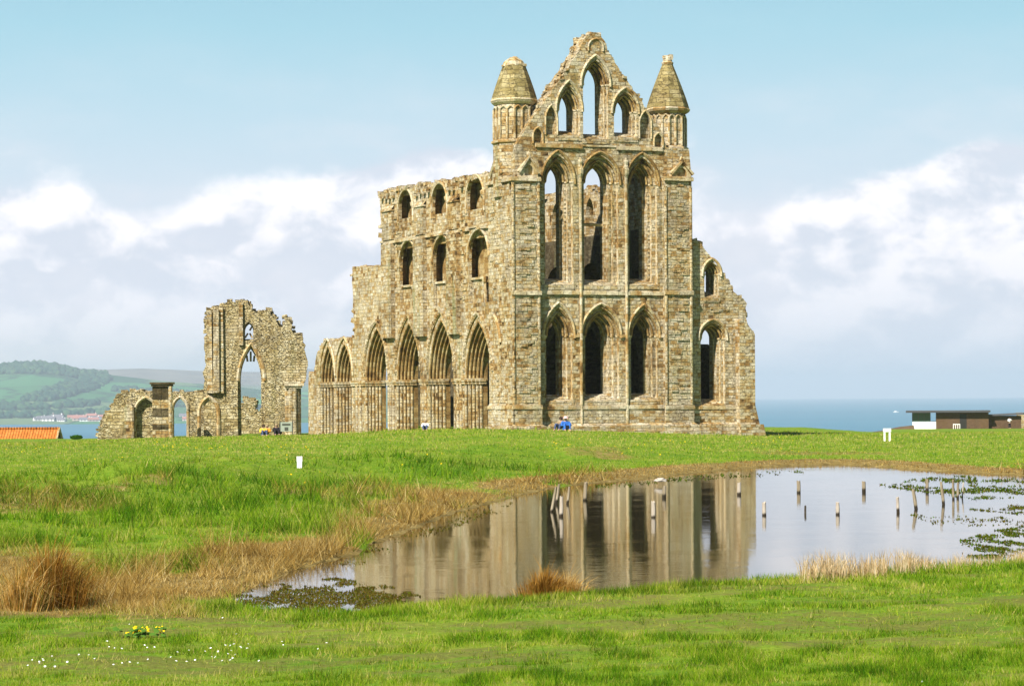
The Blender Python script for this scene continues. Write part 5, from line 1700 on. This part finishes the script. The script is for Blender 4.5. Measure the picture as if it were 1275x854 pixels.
N = 760000
gx_, gy_ = scatter(N, 20.5, 190)
s_ = signed(SH, gx_, gy_)
keep = (s_ > 0.03) & ~inside_abbey(gx_, gy_)
gx_, gy_, s_ = gx_[keep], gy_[keep], s_[keep]
wn_ = wornness(gx_, gy_)
k2 = ~((gy_ < ynear(gx_) - 2.0) & (npr.random(len(gx_)) < .72 * sstep(wn_, .52, .60)))
gx_, gy_, s_ = gx_[k2], gy_[k2], s_[k2]
near = gy_ < ynear(gx_) + .6
dry = dryness(gx_, gy_, s_)
dry = np.clip(dry + npr.normal(0, .14, len(dry)), 0, 1)
tuft = fbm(gx_ * 1.6, gy_ * 0.9, 41, 3)
tuft2 = fbm(gx_ * .45, gy_ * .22, 43, 3)
clump = fbm(gx_ * 3.2, gy_ * 1.9, 45, 3)
h = np.where(near, .025 + .20 * np.maximum(clump - .25, 0), .05 + .12 * np.maximum(clump - .3, 0))
bankside = near & (s_ < 2.6)
h = np.where(bankside, (.05 + .17 * tuft) * sstep(s_, 2.9, 1.6) * sstep(s_, 0.0, .5) + h * (1 - sstep(s_, 2.9, 1.6)), h)
rough = ~near & (gy_ < 95)
h = np.where(rough, h + .44 * sstep(clump, .42, .66) * sstep(tuft2, .36, .56) * sstep(s_, 17, 9) * (.4 + tuft), h)
h = np.maximum(h, gy_ * .0009) * npr.uniform(.55, 1.25, len(h))
worn_ = fbm(gx_ * .28, gy_ * .9, 51, 4)
bare = near & (s_ > 2.2) & (worn_ > .53) & (npr.random(len(h)) < .8)
h = np.where(bare, h * .3, h)
straw = (near & (npr.random(len(h)) < .20 + .45 * sstep(worn_, .46, .58))) | (~near & (npr.random(len(h)) < .07))
dry = np.where(straw, np.maximum(dry, .45 + .0 * dry), dry)
wdt = np.maximum(.005, gy_ * .00030) * npr.uniform(.7, 1.3, len(h))
bank = sstep(s_, 3, 6) * sstep(s_, 17, 12) * (~near) * sstep(-gx_, -10, -2)
uv_ = np.stack([gx_ - A.c.x, gy_ - A.c.y], -1)
fu, fv = uv_ @ np.array([A.U.x, A.U.y]), uv_ @ np.array([A.V.x, A.V.y])
foot = ((fu > -1.2) & (fu < 17) & (fv > -1.0) & (fv < .6)) | ((fu > -.9) & (fu < .3) & (fv > 0) & (fv < 30))
h = np.where(foot, h * npr.uniform(1, 2.2, len(h)), h)
tn = .36 - .16 * bank + .50 * (fbm(gx_ * .35, gy_ * .16, 61, 3) - .25) + npr.normal(0, .24, len(h)) + 1.15 * (fbm(gx_ * 2.3, gy_ * 1.1, 63, 3) - .5) - .5 * (clump - .5) + .14 * (~near) - .30 * sstep(tuft2, .46, .62) * rough * sstep(s_, 17, 9) + .12 * sstep(gy_, 100, 140)
tn = np.where(bankside, tn - .02, tn)
P = np.stack([gx_, gy_, terrain(gx_, gy_, s_) - .01], -1)
lean = np.clip(npr.normal(.55, .25, len(h)), 0, .97)
isdry = dry > .5
g1o = blades('grass', P[~isdry], h[~isdry], wdt[~isdry], lean[~isdry], tn[~isdry], dry[~isdry] * .8)
tag(g1o, 'bright green turf, mown in front and tussocky along the bank', 'grass', kind='stuff')
dh = h[isdry] * 1.15 + .02
g2o = blades('dry_grass', P[isdry], dh, wdt[isdry], np.clip(lean[isdry] + .2, 0, .97), npr.normal(.5, .22, isdry.sum()) + .5 * (fbm(gx_[isdry] * .8, gy_[isdry] * .4, 71, 3) - .5), np.clip(dry[isdry] + .25, 0, 1))
tag(g2o, 'tawny dead grass matted along the pond margin', 'dry grass', kind='stuff')


def tussock(px, py, Y, wid, hgt, n, label, tmean, fan=.5, low_green=.0):
    p = at_depth(px, py, Y); z0 = max(gz(p.x, Y), -.02)
    r_ = np.abs(npr.normal(0, .42, n)); a = npr.uniform(0, 2 * np.pi, n)
    bx = r_ * np.cos(a) * wid / 2; by = r_ * np.sin(a) * wid / 2 * .8
    hh = hgt * np.clip(1.06 - .55 * r_ ** 1.5, .25, 1.2) * npr.uniform(.35, 1.0, n) * np.where(npr.random(n) < .10, npr.uniform(1.15, 1.45, n), 1.0)
    Pl = np.stack([bx, by, np.full(n, -.03)], -1)
    # stems fan outwards and bend with the wind
    la = np.arctan2(by, bx) + npr.normal(0, .7, n)
    ln = np.clip(fan * r_ + npr.normal(.18, .14, n), .02, .92)
    lx = np.cos(la) * ln * hh + .12 * hh; ly = np.sin(la) * ln * hh
    sidea = npr.uniform(0, 2 * np.pi, n); w_ = npr.uniform(.004, .009, n) * Y / 35
    side = np.stack([np.cos(sidea), np.sin(sidea), np.zeros(n)], -1) * w_[:, None] / 2
    mid = Pl + np.stack([lx * .3, ly * .3, hh * .62], -1)
    droop = np.where(npr.random(n) < .35, npr.uniform(.3, .8, n), 1.0)
    tip = Pl + np.stack([lx * (2 - droop), ly * (2 - droop), hh * np.sqrt(1 - ln ** 2 * .6) * droop], -1)
    V = np.stack([Pl - side, Pl + side, mid - side * .8, mid + side * .8, tip], 1).reshape(-1, 3)
    b = np.arange(n)[:, None] * 5
    Fc = np.concatenate([b + np.array([0, 1, 3]), b + np.array([0, 3, 2]), b + np.array([2, 3, 4])], 1).reshape(-1, 3)
    o = np_mesh('rush_tussock', V, Fc, M['rush'], 3)
    tnn = np.clip(npr.normal(tmean, .22, n), 0, 1)
    add_attr(o.data, 'tone', np.repeat(tnn, 5)); add_attr(o.data, 'dry', np.repeat(np.where(npr.random(n) < low_green, .15, 1.0), 5))
    o.location = (p.x, Y, z0)
    return tag(o, label, 'rush tussock')


def on_ground(pts):
    """where the lines of sight through these picture points meet the turf"""
    rays = np.array([(ray(a, b) / ray(a, b).y)[:] for a, b in pts])
    lo_ = np.full(len(pts), 15.0); hi_ = np.full(len(pts), 200.0)
    for _ in range(22):
        md = (lo_ + hi_) / 2
        above = EYE + rays[:, 2] * md > terrain(rays[:, 0] * md, md)
        lo_ = np.where(above, md, lo_); hi_ = np.where(above, hi_, md)
    return np.stack([rays[:, 0] * lo_, lo_, EYE + rays[:, 2] * lo_], -1)


def depth_on_ground(px, py):
    return float(on_ground([(px, py)])[0][1])


tussock(64, 757, depth_on_ground(64, 757), 1.35, 1.0, 2600, 'big rust brown rush tussock at the left edge of the marsh', .28, .55, .08)
tussock(27, 760, depth_on_ground(27, 760), .8, .72, 900, 'pale straw tussock leaning at the left of the big rust brown one', .7, .6, .1)
tussock(678, 744, 37.3, .95, .50, 1500, 'orange brown rush clump at the near water edge below the abbey reflection', .35, .8, .02)
tussock(706, 743, 37.6, .8, .46, 700, 'straw coloured fringe of rushes leaning right beside the orange brown clump', .72, .9, .02)

# reed bed along the near right shore
n = 5200
px_ = npr.uniform(996, 1290, n); f_ = (px_ - 996) / 294
keepm = (npr.random(n) < .15 + 1.9 * np.clip(fbm(px_ * .045, px_ * .01, 97, 3) - .22, 0, 1)) & (npr.random(n) < np.clip(1.15 - f_ * .75, .2, 1))
px_ = px_[keepm]; n = len(px_)
yy_ = np.interp(px_, [996, 1060, 1120, 1200, 1290], [730, 725, 720, 712, 705]) - npr.uniform(0, 12, n)
pts = np.array([at_height(a, b, .05)[:] for a, b in zip(px_, yy_)])
hgt_ = np.interp(px_, [996, 1020, 1080, 1200, 1290], [.42, .44, .36, .30, .22]) * npr.uniform(.35, 1.15, n) * (.25 + 1.5 * fbm(pts[:, 0] * 1.3, pts[:, 1] * .6, 91, 3))
pts[:, 2] = terrain(pts[:, 0], pts[:, 1]) - .03
ro = blades('reed_bed', pts, hgt_, npr.uniform(.007, .013, n), np.clip(npr.normal(.28, .2, n), 0, .8), npr.normal(.60, .22, n), np.ones(n) * .97, 2, 'reed')
tag(ro, 'pale straw reeds fringing the near right shore of the pond', 'reeds', kind='stuff')

# water weed: low mats breaking the surface
MATS = [([(1085, 603), (1170, 593), (1290, 590), (1290, 618), (1215, 622), (1160, 614)], 5600, .35), ([(1195, 672), (1240, 660), (1290, 652), (1290, 700), (1200, 694)], 6000, .4), ([(1205, 634), (1290, 626), (1290, 642)], 1500, .55), ([(1130, 640), (1290, 645), (1290, 655), (1170, 655)], 500, .6),
        ([(285, 742), (330, 728), (420, 719), (490, 730), (545, 749), (470, 759), (400, 764), (330, 760), (275, 752)], 15000, .75), ([(420, 700), (520, 660), (640, 625), (640, 632), (520, 672), (430, 712)], 3500, .75), ([(740, 604), (860, 592), (1000, 584), (1000, 589), (860, 598), (740, 610)], 1500, .4)]
PP = []; TT = []; DD = []
for poly, cnt, dm in MATS:
    x0_, x1_ = min(p[0] for p in poly), max(p[0] for p in poly); y0_, y1_ = min(p[1] for p in poly), max(p[1] for p in poly)
    a = npr.uniform(x0_, x1_, cnt * 2); b = npr.uniform(y0_, y1_, cnt * 2)
    ok = np.array([in_poly(i, j, poly) for i, j in zip(a, b)])
    q = np.array([at_height(i, j, 0.0)[:] for i, j in zip(a[ok], b[ok])])
    nz_ = .5 * fbm(q[:, 0] * .9, q[:, 1] * .35, 101, 4) + .5 * fbm(q[:, 0] * 3.5, q[:, 1] * 1.1, 103, 3)
    q = q[nz_ > (.53 if poly[0][0] > 1000 else .495) + npr.normal(0, .03, len(nz_))]
    PP.append(q); TT.append(npr.normal(.35, .25, len(q))); DD.append(np.clip(npr.normal(dm, .25, len(q)), 0, 1))
PP = np.concatenate(PP); TT = np.concatenate(TT); DD = np.concatenate(DD)
PP[:, 2] = -.005
wv_ = blades('water_weed', PP, PP[:, 1] * .0007 * npr.uniform(.4, 1.5, len(PP)), PP[:, 1] * .0006 * npr.uniform(.6, 1.6, len(PP)), np.clip(npr.normal(.7, .2, len(PP)), 0, .97), TT * .35 - .08, DD * .8 + .1)
tag(wv_, 'dark green and brown weed mats floating at the pond edges', 'water weed', kind='stuff')


# flowers
def plain_emit_free(name, col):
    m, t = mat(name); d = t.n('ShaderNodeBsdfDiffuse', {'Color': (*col, 1)}); t.n('ShaderNodeOutputMaterial', {0: d.outputs[0]}); return m


M['petal_white'] = plain_emit_free('white_petals', (.82, .82, .80)); M['petal_yellow'] = plain_emit_free('yellow_petals', (.80, .52, .01)); M['leaf'] = plain_emit_free('marigold_leaf', (.07, .15, .02))


def flowers(name, P, r_, mt, n=7):
    V = []; Fc = []
    for i, p in enumerate(P):
        rr = r_ * rnd.uniform(.7, 1.2)
        nrm = Vector((rnd.uniform(-.5, .5), rnd.uniform(-.9, -.1), 1)).normalized()
        t1 = nrm.cross(Vector((1, 0, 0))).normalized(); t2 = nrm.cross(t1)
        k = len(V)
        V.append(Vector(p) + nrm * rr * .2)
        for a in range(n * 2):
            rad = rr if a % 2 == 0 else rr * .72
            V.append(Vector(p) + (t1 * math.cos(math.pi * a / n) + t2 * math.sin(math.pi * a / n)) * rad)
        Fc += [(k, k + 1 + a, k + 1 + (a + 1) % (2 * n)) for a in range(2 * n)]
    return np_mesh(name, np.array([v[:] for v in V]), np.array(Fc), M[mt], 3)


DP = []
for cx_, cy_, sx_, sy_, cnt in ((240, 820, 50, 3, 14), (285, 815, 25, 3, 7), (150, 825, 60, 6, 12), (60, 830, 50, 5, 10), (165, 817, 30, 4, 6), (310, 806, 25, 2, 5), (1150, 852, 4, 1, 1), (380, 790, 120, 20, 8)):
    for _ in range(cnt):
        a, b = rnd.gauss(cx_, sx_ * .9), rnd.gauss(cy_, sy_ * 1.5)
        if not (-10 < a < 1290 and 770 < b < 856): continue
        DP.append((a, b))
DP = on_ground(DP) + np.array([0, 0, .035])
tag(flowers('daisies', DP, .012, 'petal_white'), 'white daisies sprinkled over the short turf in the left foreground', 'daisies', kind='stuff')
YP = []
for _ in range(420):
    a, b = rnd.choice([(rnd.uniform(0, 560), rnd.gauss(568, 14)), (rnd.uniform(500, 1000), rnd.gauss(556, 6)), (rnd.uniform(0, 420), rnd.gauss(556, 6))])
    if b < 545 or b > 610: continue
    if fbm(np.array([a * .02]), np.array([b * .05]), 7, 2)[0] < .5: continue
    YP.append((a, b))
YP = on_ground(YP) + np.array([0, 0, .10])
tag(flowers('dandelions', YP, .03, 'petal_yellow', 5), 'yellow dandelions dotted over the lawn below the ruins', 'dandelions', kind='stuff')


def marigold(px, py, wpx, n, label):
    Yd = depth_on_ground(px, py); p = at_depth(px, py, Yd)
    e = empty('marsh_marigold', (p.x, p.y, p.z)); tag(e, label, 'marigold plant')
    wd_ = wpx / F * Yd
    FP = [(rnd.gauss(0, wd_ * .27), rnd.gauss(0, wd_ * .3), rnd.uniform(.06, .13)) for _ in range(n)]
    f = flowers('flowers', FP, .019, 'petal_yellow', 5); f.parent = e
    lf = flowers('leaves', [(rnd.gauss(0, wd_ * .33), rnd.gauss(0, wd_ * .3), rnd.uniform(.03, .12)) for _ in range(n * 2)], .035, 'leaf', 5); lf.parent = e


marigold(170, 795, 30, 26, 'clump of yellow marsh marigold at the left, where turf meets marsh')
marigold(199, 793, 18, 7, 'sparse yellow marsh marigold just right of the bigger yellow clump')
marigold(652, 746, 30, 22, 'yellow marsh marigold at the foot of the orange brown rush clump')
# the low dark bush just over the crest, left of the low ruin
p = at_depth(95, 546, 205)
nb_ = 900
q = npr.normal(0, 1, (nb_, 3)); q /= np.linalg.norm(q, axis=1)[:, None]; q *= npr.uniform(.5, 1, nb_)[:, None] ** .5
q = q * np.array([.5, .35, .16]) + np.array([0, 0, .05])
bo_ = blades('low_bush', q, npr.uniform(.06, .14, nb_), npr.uniform(.05, .1, nb_), npr.uniform(.2, .95, nb_), npr.normal(.05, .12, nb_), np.zeros(nb_))
bo_.location = (p.x, 205, at_depth(95, 545.5, 205).z)
tag(bo_, 'small dark green bush peeping over the lawn crest left of the low ruin', 'bush')

# ------------------------------------------------------------------ the air
m, t = mat('haze_air'); M['haze'] = m
pv = t.n('ShaderNodeVolumePrincipled', {'Color': (0.88, 0.93, 1.0, 1), 'Density': 0.00009, 'Anisotropy': 0.2})
t.n('ShaderNodeOutputMaterial', {'Volume': pv.outputs[0]})
hz = MB().box((-36000, -4000, SEA - 8), (36000, 30000, 200)).build('haze', M['haze'], uv=False)
tag(hz, kind='stuff')
